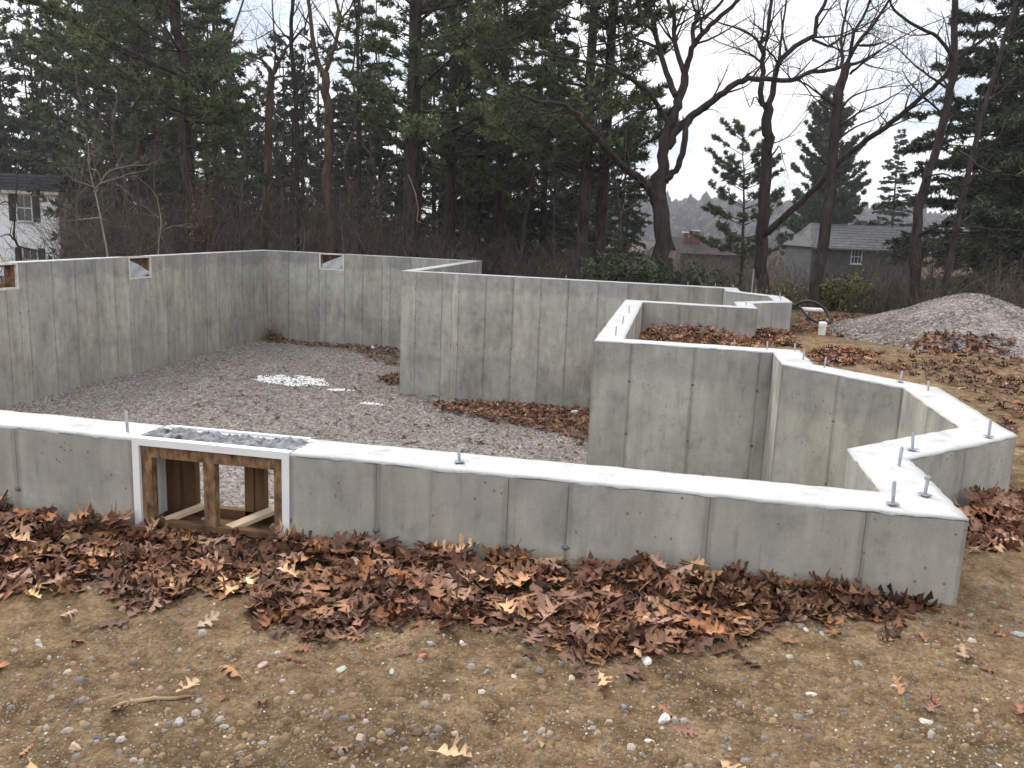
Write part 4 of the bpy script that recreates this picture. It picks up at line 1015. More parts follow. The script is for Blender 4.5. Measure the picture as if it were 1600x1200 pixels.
def band(u0, u1, d0, d1):
    def f(r):
        while True:
            p = at(r.uniform(u0, u1), 430, r.uniform(d0, d1))
            if not (-14.3 < p[0] < .9 and p[1] < 20.6 and not (p[0] > -5 and p[1] > 14.6)): return p[0], p[1]
    return f
thicket('undergrowth', 210, band(100, 640, 26, 38), 3.3, 'tangled brown undergrowth behind the left and back walls', mat_brush, 1)
thicket('undergrowth', 120, band(640, 1010, 21.5, 32), 1.7, 'dark tangled undergrowth behind the middle wall', mat_brush, 2)
thicket('undergrowth', 80, band(1030, 1440, 19.5, 27), .85, 'low brown brush between the oaks on the right', mat_brush, 3)
thicket('undergrowth', 130, band(1030, 1440, 32, 50), 1.15, 'brown brush on the slope before the grey house', mat_brush, 8)
thicket('undergrowth', 100, band(1020, 1460, 82, 130), 3.6, 'leafless woodland on the low ground beyond the houses', mat_brush, 9, rad_=.03)
thicket('undergrowth', 70, band(1030, 1270, 48, 74), 2.6, 'bare brush around the house with the brick chimneys', mat_brush, 10, rad_=.022)
thicket('undergrowth', 110, band(1300, 1660, 17.8, 27), 1.6, 'low brown brush under the dark spruces', mat_brush, 4)
thicket('undergrowth', 9, band(-60, 90, 21, 30), 1.5, 'bare grey brush in front of the white house', mat_brush, 6)

thicket('dead_branches', 26, band(110, 640, 25.5, 31), 2.6, 'pale dead stalks mixed into the brush behind the left and back walls', mat_pale_twig, 12, stems=4)
thicket('dead_branches', 16, band(650, 1420, 21.5, 27), 1.3, 'pale dead stalks in the brush behind the middle wall and bays', mat_pale_twig, 13, stems=4)

def leafy(name, u, D, w_, h, n, mat, label, cat_='shrub', seed=0, size=.07):
    r = np.random.default_rng(seed); p = at(u, 440, D); z = float(gz0(p[0], p[1]))
    o = empty(name, (p[0], p[1], z))
    k = 26; st = np.zeros((k, 5, 3)); a = r.uniform(0, 6.28, k); q = r.uniform(.2, 1, k)*w_
    s = np.linspace(0, 1, 5)
    st[:, :, 0] = np.cos(a)[:, None]*q[:, None]*s[None]**1.3; st[:, :, 1] = np.sin(a)[:, None]*q[:, None]*s[None]**1.3; st[:, :, 2] = s[None]*(h*r.uniform(.55, 1.05, k))[:, None]
    V, F = tubes(st, np.tile(np.array([.016, .013, .010, .007, .004]), (k, 1)), 4); put('stem', np_mesh('stem', V, F), mat_brush, o)
    i = r.integers(0, k, n); f = r.uniform(.25, 1.0, n)*4; j = np.minimum(f.astype(int), 3); g = (f-j)[:, None]
    c = st[i, j]*(1-g)+st[i, j+1]*g+r.normal(0, .13, (n, 3))
    d = unit(r.normal(size=(n, 3))+np.array([0, 0, .3])); sd_ = unit(np.cross(d, r.normal(size=(n, 3))+np.array([0, 0, .6])))*size*.36; L = size*r.uniform(.8, 1.6, (n, 1))
    V = np.stack([c, c+d*L*.5-sd_, c+d*L, c+d*L*.5+sd_], 1).reshape(-1, 3); b = np.arange(n)[:, None]*4
    put('foliage', np_mesh('foliage', V, np.concatenate([b, b+1, b+2, b+3], 1)), mat, o)
    return tag(o, label, cat_)
leafy('evergreen_shrub', 965, 20.5, 1.2, 1.0, 1700, mat_shrub, 'dark green broadleaf shrub left of the big oak', seed=1, size=.10)
leafy('evergreen_shrub', 1012, 21.5, .9, .95, 1200, mat_shrub, 'dark green broadleaf shrub touching the big oak trunk', seed=2, size=.10)
leafy('evergreen_shrub', 1100, 22.5, 1.2, .95, 1500, mat_shrub, 'low green shrub between the big oak and the straight oak', seed=3, size=.10)
leafy('yellow_shrub', 1312, 20, .55, .85, 700, mat_shrub_y, 'yellow green shrub at the edge of the clearing beside the leaning tree', seed=4, size=.09)
leafy('yellow_shrub', 1338, 20.8, .5, .75, 500, mat_shrub_y, 'smaller yellow green shrub right beside the other one', seed=5, size=.09)
leafy('yellow_shrub', 1230, 21.5, .5, .6, 350, mat_shrub_y, 'sparse yellow green shrub behind the far bay', seed=6, size=.08)
leafy('rusty_shrub', 318, 25.5, .7, 3.3, 190, mat_orange_leaf, 'young beech with rusty leaves beside the crooked pine', 'tree', seed=7, size=.085)

# far hill with its woodland
hx = np.linspace(-120, 260, 90); hy = np.linspace(260, 520, 30); X, Y = np.meshgrid(hx, hy)
H_ = -9+21*sstep(270, 470, Y)*(.72+.28*np.sin(X*.012+1.2))+1.5*fbm(X, Y, .02, 3, 8)
V = np.stack([X, Y, H_], -1).reshape(-1, 3); ii = (np.arange(29)[:, None]*90+np.arange(89)[None]); F = np.stack([ii, ii+1, ii+91, ii+90], -1).reshape(-1, 4)
tag(put('hill', np_mesh('hill', V, F), mat_hill, smooth=True), kind='structure')
r = np.random.default_rng(3); n = 2800
x = r.uniform(-60, 200, n); y = r.uniform(265, 515, n)
hz = -9+21*sstep(270, 470, y)*(.72+.28*np.sin(x*.012+1.2))+1.5*fbm(x, y, .02, 3, 8)
hh = r.uniform(3, 8, n)*(1+.5*(r.random(n) < .06)); ww = r.uniform(1.2, 2.6, n); a = np.arange(5)*2*math.pi/5
ringv = np.stack([x[:, None]+np.cos(a)*ww[:, None]*r.uniform(.6, 1.3, (n, 5)), y[:, None]+np.sin(a)*ww[:, None], hz[:, None]+hh[:, None]*r.uniform(.55, .9, (n, 5))], -1)
lowv = ringv.copy(); lowv[..., 2] = hz[:, None]-.5
tip = np.stack([x, y, hz+hh], -1)[:, None]
V = np.concatenate([lowv, ringv, tip], 1).reshape(-1, 3); b = np.arange(n)[:, None]*11; i = np.arange(5)[None]; j = (i+1) % 5
F = np.concatenate([np.stack([b+i, b+j, b+5+j], -1), np.stack([b+i, b+5+j, b+5+i], -1), np.stack([b+5+i, b+5+j, b+10+0*i], -1)], 1).reshape(-1, 3)
tag(put('hill_wood', np_mesh('hill_wood', V, F), mat_hill), 'hazy blue grey woodland on the distant hill', 'wood', kind='stuff')

# ------------------------------------------------------------------ neighbouring houses
RZ = -YAW
def clapboards(g, x0, x1, z0, z1, y, step=.12, holes=()):
    z = z0
    while z < z1-.01:
        zt = min(z+step, z1)
        spans = [(x0, x1)]
        for (a, b, c, d) in holes:
            if c < zt-.02 and d > z+.02: spans = [q for s in spans for q in ((s[0], min(s[1], a)), (max(s[0], b), s[1])) if q[1]-q[0] > .01]
        for s0, s1 in spans:
            n = len(g.v); g.v += [(s0, y-.018, z), (s1, y-.018, z), (s1, y-.002, zt), (s0, y-.002, zt), (s0, y+.02, z), (s1, y+.02, z)]
            g.f += [(n, n+1, n+2, n+3), (n+4, n+5, n+1, n)]
        z = zt
def sash(parent, x0, x1, z0, z1, y, mat_f, rows=2, cols_=2, label=None):
    wn_ = empty('window', (0, 0, 0), 0, parent)
    ring(G(), x0, x1, z0, z1, .06, y-.05, y+.03).obj('frame', mat_f, wn_)
    G().box((x0+.06, y+.01, z0+.06), (x1-.06, y+.02, z1-.06)).obj('pane', mat_glass, wn_)
    g = G()
    g.box((x0+.06, y-.02, (z0+z1)/2-.025), (x1-.06, y+.008, (z0+z1)/2+.025))
    for k in range(1, cols_): xx = x0+(x1-x0)*k/cols_; g.box((xx-.012, y-.015, z0+.06), (xx+.012, y+.007, (z0+z1)/2-.026)); g.box((xx-.012, y-.015, (z0+z1)/2+.026), (xx+.012, y+.007, z1-.06))
    g.obj('muntin', mat_f, wn_); G().box((x0-.05, y-.09, z0-.06), (x1+.05, y+.0, z0-.001)).obj('sill', mat_f, wn_)
    return wn_
# white house: local origin at the right front eave corner
Dh = 46; k_ = Dh/FPX
o = empty('white_house', tuple(at(90, 304.5, Dh)), RZ); o.rotation_euler = (0, 0, RZ)
tag(o, 'white clapboard house with black shutters and dark roof at the left edge', 'house')
g = G(); holes = [(-2.30, -1.40, -1.50, -.05), (-2.12, -1.25, -4.2, -2.92), (-6.3, -5.4, -1.5, -.05)]
clapboards(g, -9, 0, -5.2, -.02, 0, .125, holes); tag(g.obj('siding', mat_siding, o), kind='stuff')
G().box((-9, .02, -5.6), (-.001, 7.5, -.02)).obj('wall', mat_siding, o)
G().box((-.09, -.03, -5.2), (.012, -.019, -.021)).obj('corner_board', mat_whitetrim, o)
sash(o, -2.30, -1.40, -1.50, -.05, -.01, mat_whitetrim); sash(o, -2.12, -1.25, -4.2, -2.92, -.01, mat_whitetrim)
for x0, x1, z0, z1 in ((-2.70, -2.31, -1.5, -.06), (-1.39, -1.0, -1.5, -.06), (-2.52, -2.13, -4.2, -2.92), (-1.24, -.86, -4.2, -2.92)):
    s_ = G().box((x0, -.05, z0), (x1, -.02, z1))
    for q in range(11): zz = z0+.08+(z1-z0-.16)*q/11; s_.box((x0+.05, -.062, zz), (x1-.05, -.0505, zz+.06))
    s_.obj('shutter', mat_blackpaint, o)
G().box((-9.3, -.32, -.02), (.22, 7.8, .16)).obj('eave', mat_trim, o)
g = G(); g.poly([(-9.3, -.36, .16), (.25, -.36, .16), (.12, .35, 1.05), (-9.3, .35, 1.05)]); g.poly([(.25, -.36, .16), (.25, 7.8, .16), (.12, 7.2, 1.05), (.12, .35, 1.05)]); g.poly([(-9.3, .35, 1.05), (.12, .35, 1.05), (.12, 7.2, 1.05), (-9.3, 7.2, 1.05)])
rf = g.obj('roof', mat_shingle_dark, o)
for q in range(5):
    zz = .18+q*.175; yy = -.355+.71*(q*.175+.02)/.89
    G().box((-9.28, yy-.035, zz), (.235-.13*q/5, yy+.08, zz+.022)).obj('shingle_course', mat_shingle_dark, rf)

# grey house on the right
Dg = 60; o = empty('grey_house', tuple(at(1268, 384, Dg)), RZ); o.rotation_euler = (0, 0, RZ)
tag(o, 'grey house with a pale shingled gable roof behind the trees on the right', 'house')
s_ = Dg/FPX
G().box((.2, .35, -5.5), (8.2, 6.5, -.02)).obj('wall', mat_graywall, o)
g = G(); clapboards(g, .2, 8.2, -5.2, -.06, .34, .16, [(3.0, 3.8, -1.15, -.12), (6.2, 6.9, -1.0, -.15)]); tag(g.obj('siding', mat_graywall, o), kind='stuff')
g = G(); g.poly([(0, 0, -.08), (8.4, 0, -.08), (8.4, 3.4, 1.62), (0.9, 3.4, 1.62)]); g.poly([(0, 0, -.2), (.9, 3.4, 1.5), (8.4, 3.4, 1.5), (8.4, 0, -.2)]); g.poly([(0, 0, -.08), (0.9, 3.4, 1.62), (.9, 3.4, 1.5), (0, 0, -.2)]); g.poly([(0, 0, -.2), (8.4, 0, -.2), (8.4, 0, -.08), (0, 0, -.08)]); g.poly([(.9, 3.4, 1.62), (8.4, 3.4, 1.62), (8.4, 6.8, -.08), (0, 6.8, -.08)])
g.poly([(0, 6.8, -.08), (.9, 3.4, 1.62), (0, 0, -.08)]); rf = g.obj('roof', mat_shingle_gray, o)
for q in range(9):
    f = (q+.5)/9; G().box((f*.9+.03, 3.4*f-.02, -.075+1.7*f), (8.38, 3.4*f+.06, -.05+1.7*f)).obj('shingle_course', mat_shingle_gray, rf)
sash(o, 3.0, 3.8, -1.15, -.12, .34, mat_whitetrim, cols_=3); sash(o, 6.2, 6.9, -1.0, -.15, .34, mat_graywall)
G().box((4.7, 3.5, 1.3), (5.2, 4.1, 1.95)).obj('chimney', mat_dark_brick, o)

# brown house with brick chimneys far behind the big oak
Dc = 78; o = empty('brown_house', tuple(at(1062, 380, Dc)), RZ); o.rotation_euler = (0, 0, RZ)
tag(o, 'low dark roofed house with brick chimneys beyond the oaks', 'house')
mat_brownroof = simple('brown_shingles', (.022, .018, .017), (.040, .033, .030), 3)
G().box((.2, .3, -6), (8, 7, -.8)).obj('wall', mat_brush, o)
g = G(); g.poly([(-.2, 0, -.9), (8.3, 0, -.9), (8.3, 3.6, .55), (-.2, 3.6, .55)]); g.poly([(-.2, 3.6, .55), (8.3, 3.6, .55), (8.3, 7.2, -.9), (-.2, 7.2, -.9)]); g.obj('roof', mat_brownroof, o)
for x0, x1, z1 in ((1.45, 2.25, 1.15), (.75, 1.2, .95), (5.0, 5.6, 1.2)):
    ch = G().box((x0, 2.2, -.3), (x1, 2.9, z1)).obj('chimney', mat_dark_brick, o); G().box((x0-.05, 2.15, z1+.001), (x1+.05, 2.95, z1+.12)).obj('chimney_cap', mat_whitetrim, ch)
# pale gabled shed
Ds = 52; o = empty('pale_shed', tuple(at(1000, 404, Ds)), RZ); o.rotation_euler = (0, 0, RZ)
tag(o, 'pale cream gabled shed half hidden behind the big oak trunk', 'shed')
g = G(); g.v = [(0, 0, -3), (1.7, 0, -3), (1.7, 0, 0), (.85, 0, .8), (0, 0, 0)]+[(0, 4, -3), (1.7, 4, -3), (1.7, 4, 0), (.85, 4, .8), (0, 4, 0)]
g.f = [(0, 1, 2, 3, 4), (9, 8, 7, 6, 5), (0, 4, 9, 5), (1, 6, 7, 2)]; g.obj('wall', simple('cream_paint', (.36, .33, .28), (.46, .43, .37), 4), o)
g = G(); g.poly([(-.12, -.12, -.08), (.85, -.12, .86), (.85, 4.1, .86), (-.12, 4.1, -.08)]); g.poly([(.85, -.12, .86), (1.82, -.12, -.08), (1.82, 4.1, -.08), (.85, 4.1, .86)]); g.obj('roof', mat_shingle_gray, o)

# ------------------------------------------------------------------ things in the yard
# gravel pile
PC = np.array([3.28, 10.5]); PRX, PRY, PH = 1.90, 2.10, .78
def pile_h(x, y):
    d = np.hypot((x-PC[0])/PRX, (y-PC[1])/PRY); d = d*(1+.09*fbm(x, y, 1.3, 3, 91))
    return PH*np.clip(1-np.sqrt(d*d+.018)+.134, 0, 2)*np.where(d < 1.1, 1, 0)
gx_ = np.linspace(PC[0]-3.3, PC[0]+3.3, 90); gy_ = np.linspace(PC[1]-2.8, PC[1]+2.8, 80); X, Y = np.meshgrid(gx_, gy_)
base_z = gz0(X, Y); Hh = pile_h(X, Y)
V = np.stack([X, Y, base_z-.06+Hh+.02*fbm(X, Y, 3, 3, 92)*(Hh > .02)], -1).reshape(-1, 3)
ii = (np.arange(79)[:, None]*90+np.arange(89)[None]); F = np.stack([ii, ii+1, ii+91, ii+90], -1).reshape(-1, 4)
keep = (Hh.reshape(-1)[F] > .0).any(1)
po = empty('gravel_pile', (PC[0], PC[1], float(gz0(*PC)))); tag(po, 'grey gravel heap on the bare ground at the right', 'gravel pile')
put('heap', np_mesh('heap', V-np.array(po.location), F[keep]), mat_gravel, po, True)
n = 11000; a = rng.uniform(0, 6.28, n); q = np.sqrt(rng.random(n))*1.12
x = PC[0]+PRX*q*np.cos(a); y = PC[1]+PRY*q*np.sin(a); hp = pile_h(x, y)
Vr, Fr, Cr = rocks(n, np.stack([x, y, gz0(x, y)-.055+hp], -1), rng.uniform(.010, .024, n)*(1+1.1*np.clip(q-.75, 0, 1)), stone_cols(n, 9, .85), .8, 12, 4)
tag(put('crushed_stone', np_mesh('crushed_stone', Vr-np.array(po.location), Fr, Cr), mat_gravel_stone, po), kind='stuff')

# capped pipe
p = on_z(1283, 531, -.50); o = empty('capped_pipe', (p[0], p[1], float(gz0(p[0], p[1])))); tag(o, 'white plastic pipe with a domed cap standing up beside the far bay', 'pipe')
G().lathe([(.052, -.25), (.052, .13)], 20).obj('pipe', mat_pvc, o, False)
G().lathe([(.054, .128), (.060, .13), (.060, .178), (.056, .190), (.040, .202), (.018, .207)], 20).obj('cap', mat_pvc, o, False)
# black hose looping out of the far bay wall
Dk = 13.35; hp = [(1240, 479, .25), (1246, 476, .12), (1256, 471), (1268, 471), (1280, 476), (1291, 486), (1296.5, 498, -.05), (1293, 505, -.08), (1286, 506.5, -.1), (1275, 503, -.1), (1262, 494, -.05), (1252, 482.5, .1), (1246, 477.5, .2), (1238, 476, .35)]
P = catmull([at(u, v, Dk+(c[0] if c else 0)) for u, v, *c in hp], 60)
o = G().tube([tuple(q) for q in P], .021, 10).obj('hose', mat_black, None, True); tag(o, 'black plastic hose in a loop hanging from the far bay wall', 'hose')
# survey stake behind the far wall
p = ground_at(1174, 460, 17.4)
o = empty('stake', tuple(p)); tag(o, 'thin grey metal stake standing behind the far bay before the straight oak', 'stake')
h = at(1175, 420, 17.4)[2]-p[2]
G().lathe([(.014, -.1), (.014, h)], 8).obj('rod', mat_steel, o); G().lathe([(.022, h*.44), (.022, h*.44+.05)], 8).obj('clamp', mat_whitetrim, o)
# long pale pipe lying at the edge of the clearing
p0, p1 = on_z(1252, 480.5, -.50), on_z(1287, 483.5, -.50); p0[2] = float(gz0(p0[0], p0[1]))+.05; p1[2] = float(gz0(p1[0], p1[1]))+.05
o = G().tube([tuple(p0), tuple((p0+p1)/2), tuple(p1)], .05, 10).obj('drain_pipe', mat_pvc, None, True); tag(o, 'pale pipe lying on the ground seen through the hose loop', 'pipe')

# ------------------------------------------------------------------ fallen oak leaves
LEAF_PAL = np.array([(.190, .100, .066), (.120, .060, .040), (.26, .150, .098), (.36, .225, .135), (.215, .138, .118), (.075, .038, .028), (.30, .150, .075), (.46, .33, .22), (.32, .225, .195), (.155, .082, .058)])*np.array([.88, .74, .62])
def leaf_geo(seed):
    """a curled red-oak leaf about 1 long, three forked lobes a side: verts, tris, shade"""
    r = np.random.default_rng(seed)
    V = []; sh = []; F = []
    mid = [0, .16, .30, .42, .54, .66, .78, .90, 1.0]
    for t_ in mid: V.append((t_, 0)); sh.append(1.3)
    for sg in (-1, 1):
        j = r.uniform(.85, 1.15, 8)
        def q(x, y, k=1.0): V.append((x+r.normal(0, .012), sg*y)); sh.append(r.uniform(.8, 1.1)*k); return len(V)-1
        s0 = q(.05, .03); a1 = q(.20, .20*j[0]); a2 = q(.30, .22*j[1]); n1 = q(.335, .045)
        b0 = q(.42, .15); b1 = q(.50, .40*j[2]); b2 = q(.63, .36*j[3]); b3 = q(.545, .22); n2 = q(.58, .05)
        c0 = q(.675, .13); c1 = q(.79, .33*j[4]); c2 = q(.86, .23*j[5]); n3 = q(.80, .045)
        d1 = q(.93, .13*j[6]); d2 = q(1.03, .05)
        T_ = [(0, 1, s0), (1, a1, s0), (1, 2, a1), (2, a2, a1), (2, n1, a2), (2, 3, n1), (3, b0, n1), (3, 4, b0), (4, b3, b0), (b0, b3, b1), (b3, b2, b1), (4, n2, b3), (4, 5, n2), (5, c0, n2), (5, 6, c0), (6, c1, c0), (6, n3, c1), (n3, c2, c1), (6, 7, n3), (7, d1, n3), (7, 8, d1), (8, d2, d1)]
        F += T_ if sg < 0 else [x[::-1] for x in T_]
    k = len(V); V += [(-.22, .011), (-.22, -.011), (0, -.013), (0, .013)]; sh += [1.1]*4; F += [(k, k+1, k+2), (k, k+2, k+3)]
    V = np.array(V); x, y = V[:, 0]-.5, V[:, 1]
    cup = r.uniform(-.5, 1.7); bend = r.uniform(-.9, 1.1); tw = r.uniform(-1.0, 1.0)
    z = cup*y*y*1.5+bend*.5*x*x+bend*.4*x**3+tw*x*y*1.2+r.normal(0, .03, len(V))*(np.abs(y) > .05)
    return np.stack([x*(1-.12*abs(bend)*np.abs(x)), y*(1-.5*abs(cup)*np.abs(y)), z], -1), np.array(F), np.array(sh)
LEAVES = [leaf_geo(100+i) for i in range(16)]
def leaf_frames(n, r, tilt):
    """random rotation matrices, mostly face up with a spread of tilt"""
    az = r.uniform(0, 2*np.pi, n); ti = np.clip(r.normal(0, 1, n)*tilt, -1.6, 1.6); ta = r.uniform(0, 2*np.pi, n)
    flip = r.random(n) < .5
    c, s = np.cos(az), np.sin(az); Z = np.zeros(n); O = np.ones(n)
    Rz = np.stack([np.stack([c, -s, Z], -1), np.stack([s, c, Z], -1), np.stack([Z, Z, O], -1)], 1)
    kx, ky = np.cos(ta), np.sin(ta); ct, st = np.cos(ti), np.sin(ti)
    Rt = np.stack([np.stack([ct+kx*kx*(1-ct), kx*ky*(1-ct), ky*st], -1), np.stack([kx*ky*(1-ct), ct+ky*ky*(1-ct), -kx*st], -1), np.stack([-ky*st, kx*st, ct], -1)], 1)
    Rr = Rt @ Rz
    Rr[flip] = Rr[flip] @ np.diag([1., -1, -1])
    return Rr
def leaf_mass(P, Rm, size, seed, dark=None, pal=None):
    r = np.random.default_rng(seed); n = len(P); w_ = r.integers(0, len(LEAVES), n); Vs, Fs, Cs, b = [], [], [], 0
    ci = r.choice(len(LEAF_PAL), n, p=[.17, .15, .14, .07, .12, .10, .09, .04, .06, .06]); k = r.uniform(.75, 1.25, n)
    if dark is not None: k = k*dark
    for j in range(len(LEAVES)):
        sel = np.where(w_ == j)[0]
        if not len(sel): continue
        V, F, sh = LEAVES[j]
        Q = np.einsum('nij,vj->nvi', Rm[sel], V)*size[sel][:, None, None]+P[sel][:, None, :]
        col_ = LEAF_PAL[ci[sel]][:, None, :]*k[sel][:, None, None]*sh[None, :, None]
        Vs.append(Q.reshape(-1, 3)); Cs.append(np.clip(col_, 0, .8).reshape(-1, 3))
        Fs.append((F[None]+np.arange(len(sel))[:, None, None]*len(V)+b).reshape(-1, 3)); b += len(sel)*len(V)
    me = np_mesh('leaves', np.concatenate(Vs), np.concatenate(Fs), np.concatenate(Cs)); me.polygons.foreach_set('use_smooth', np.ones(len(me.polygons), bool)); return me
LM = []
for i in range(40):
    V, F, sh = LEAVES[i % 16]; c = LEAF_PAL[(i*7+i//10) % len(LEAF_PAL)]
    me = np_mesh('leaf', V, F, np.clip(c[None]*sh[:, None]*1.05, 0, .8)); me.materials.append(mat_leaf); me.polygons.foreach_set('use_smooth', np.ones(len(me.polygons), bool)); LM.append(me)
def leaf_obj(parent, P, Rm, size, name='leaf'):
    o = put(name, R_.choice(LM), None, parent)
    m = Matrix([[float(Rm[i, j]*size) for j in range(3)]+[float(P[i])] for i in range(3)]+[[0, 0, 0, 1]])
    o.matrix_basis = m
    return o
# drift along the front wall: outline traced on the ground
bd = [(-40, 925), (0, 915), (70, 912), (140, 905), (165, 925), (205, 950), (250, 935), (285, 915), (330, 925), (372, 935), (392, 985), (450, 996), (560, 992), (640, 978), (700, 992), (770, 1000), (830, 1030), (900, 1045), (960, 1052), (1060, 1042), (1120, 1025), (1180, 1008), (1235, 988), (1300, 985), (1395, 985), (1425, 955)]
BP = np.array([on_z(u, v, -.40)[:2] for u, v in bd]); BP = np.vstack([[-6.5, -.45], [-5.2, -.42], BP, [.01, -.02]]); BP = BP[np.argsort(BP[:, 0])]
def drift_w(x): return np.maximum(.03, -.90*np.interp(x, BP[:, 0], BP[:, 1]))
def drift_h(x, y):
    w_ = drift_w(x); f = np.clip(1+y/w_, 0, 1); amp = np.clip(w_*.17, .012, .066)*(1-.72*np.exp(-((x+3.05)/.36)**4))*(1+.35*fbm(x, y, 2.2, 2, 61))
    return amp*f**.8
dr = tag(empty('leaf_drift', (-2, 0, -.4)), 'brown oak leaves drifted against the outside of the front wall', 'leaf drift')
r = np.random.default_rng(21)
def drift_pts(n, x0, x1, pw):
    x = r.uniform(x0, x1, n); k = r.random(n)**pw; y = -.01-drift_w(x)*k*r.uniform(.93, 1.04, n); return x, y
org = np.array(dr.location)
x, y = drift_pts(2500, -5.6, -.12, .85)
y = y-(r.random(len(y)) < .16)*np.abs(r.normal(0, .08, len(y)))
keepm = r.random(len(x)) < np.clip(drift_w(x)/.30, .25, 1); x, y = x[keepm], y[keepm]
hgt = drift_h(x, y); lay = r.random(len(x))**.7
P = np.stack([x, y, gz(x, y)+.006+hgt*lay], -1)
P[:, 1] = np.minimum(P[:, 1], -.035)
tilt = .24+.26*np.clip(hgt/.07, 0, 1)
Rm = leaf_frames(len(x), r, tilt); size = r.uniform(.075, .145, len(x))
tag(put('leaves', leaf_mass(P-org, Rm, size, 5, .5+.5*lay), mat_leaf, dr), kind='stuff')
x, y = drift_pts(420, -4.9, -.16, 1.0)
sel = np.argsort(-drift_w(x))[:300]; x, y = x[sel], y[sel]; hgt = drift_h(x, y)
P = np.stack([x, y, gz(x, y)+.016+hgt*r.uniform(.95, 1.12, len(x))], -1); P[:, 1] = np.minimum(P[:, 1], -.05)
Rm = leaf_frames(len(x), r, .24+.14*np.clip(hgt/.07, 0, 1)); size = r.uniform(.095, .165, len(x))
for i in range(len(x)): leaf_obj(dr, P[i]-org, Rm[i], size[i])

def patch(name, poly_px, z, n, h, label, seed, size=(.08, .15), parent_px=None, tilt=.5, floor=None, edge=1.0):
    """leaves strewn over a ground polygon given in photo pixels on height z"""
    r = np.random.default_rng(seed); Q = np.array([on_z(u, v, z)[:2] for u, v in poly_px]); lo, hi = Q.min(0), Q.max(0)
    X = r.uniform(lo, hi, (n*14, 2)); X = X[inside(X[:, 0], X[:, 1], [tuple(q) for q in Q])][:n]
    X = X+r.normal(0, .05*edge, X.shape)
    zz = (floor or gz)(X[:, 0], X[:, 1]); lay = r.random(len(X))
    cen = Q.mean(0); d = np.hypot(*((X-cen)/(hi-lo)).T)*2; hh = h*np.clip(1.15-d, .1, 1)
    ok = ~wall_hit(X[:, 0], X[:, 1]) & (pile_h(X[:, 0], X[:, 1]) < .26); X, zz, lay, hh = X[ok], zz[ok], lay[ok], hh[ok]
    P = np.stack([X[:, 0], X[:, 1], zz+.008+hh*lay], -1)
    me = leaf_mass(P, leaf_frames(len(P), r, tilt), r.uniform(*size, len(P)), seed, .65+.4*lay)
    return tag(put(name, me, mat_leaf), label, 'leaves', kind='stuff')
_PO = [tuple(p) for p in offset_poly(OUT, -.05)]; _PI = [tuple(p) for p in offset_poly(OUT, T+.05)]
def wall_hit(x, y): return inside(x, y, _PO) & ~inside(x, y, _PI)
patch('leaf_litter', [(672, 628), (760, 630), (850, 634), (925, 640), (925, 690), (880, 680), (830, 668), (760, 655), (690, 645)], ZF, 1500, .10, 'brown leaves heaped along the foot of the middle wall on the gravel', 31, floor=floor_z)
patch('leaf_litter', [(395, 535), (415, 518), (440, 522), (530, 531), (620, 545), (624, 575), (590, 565), (540, 545), (450, 538)], ZF, 800, .07, 'thin brown leaves in the back corner of the basement', 32, floor=floor_z)
patch('leaf_litter', [(398, 533), (418, 515), (448, 527), (440, 537)], ZF, 420, .40, 'mound of brown leaves in the far left corner of the basement', 33, floor=floor_z)
patch('leaf_litter', [(590, 592), (625, 585), (625, 603), (596, 600)], ZF, 160, .08, 'small patch of leaves beside the free corner of the middle wall', 34, floor=floor_z)
patch('leaf_litter', [(300, 560), (900, 600), (915, 715), (400, 690), (250, 640)], ZF, 260, .01, 'single leaves scattered over the basement gravel', 35, floor=floor_z, tilt=.35)
patch('leaf_litter', [(1000, 495), (1180, 500), (1185, 552), (1010, 548), (975, 540)], -.44, 1700, .20, 'brown leaves filling the court between the two wings', 36, tilt=.6)
patch('leaf_litter', [(1180, 512), (1236, 524), (1246, 548), (1180, 546)], -.46, 420, .10, 'leaves lying below the far bay', 37)
patch('leaf_litter', [(1262, 556), (1330, 545), (1372, 556), (1330, 575), (1290, 580)], -.42, 330, .09, 'leaf patch on the dirt right of the near wing', 38)
patch('leaf_litter', [(1385, 552), (1430, 540), (1540, 538), (1590, 552), (1540, 570), (1440, 566)], -.40, 480, .07, 'leaves gathered on the lower front of the gravel heap', 39, floor=lambda x, y: gz0(x, y)-.05+pile_h(x, y))
patch('leaf_litter', [(1250, 485), (1440, 492), (1400, 510), (1330, 535), (1250, 530)], -.5, 1000, .02, 'flat carpet of leaves behind the capped pipe', 40, tilt=.35)
patch('leaf_litter', [(1280, 570), (1600, 560), (1600, 760), (1590, 690), (1460, 600)], -.42, 330, .015, 'leaves strewn over the dirt beside the near bay', 41, tilt=.4)
patch('leaf_litter', [(1508, 790), (1545, 770), (1600, 775), (1600, 850), (1560, 865), (1508, 868)], -.37, 260, .10, 'leaves banked in the corner beside the right end of the wall', 42, tilt=.6)
patch('leaf_litter', [(0, 930), (1600, 960), (1600, 1200), (0, 1200)], -.42, 42, .004, 'a few broken leaves scattered over the foreground dirt', 43, size=(.04, .09), tilt=.3)

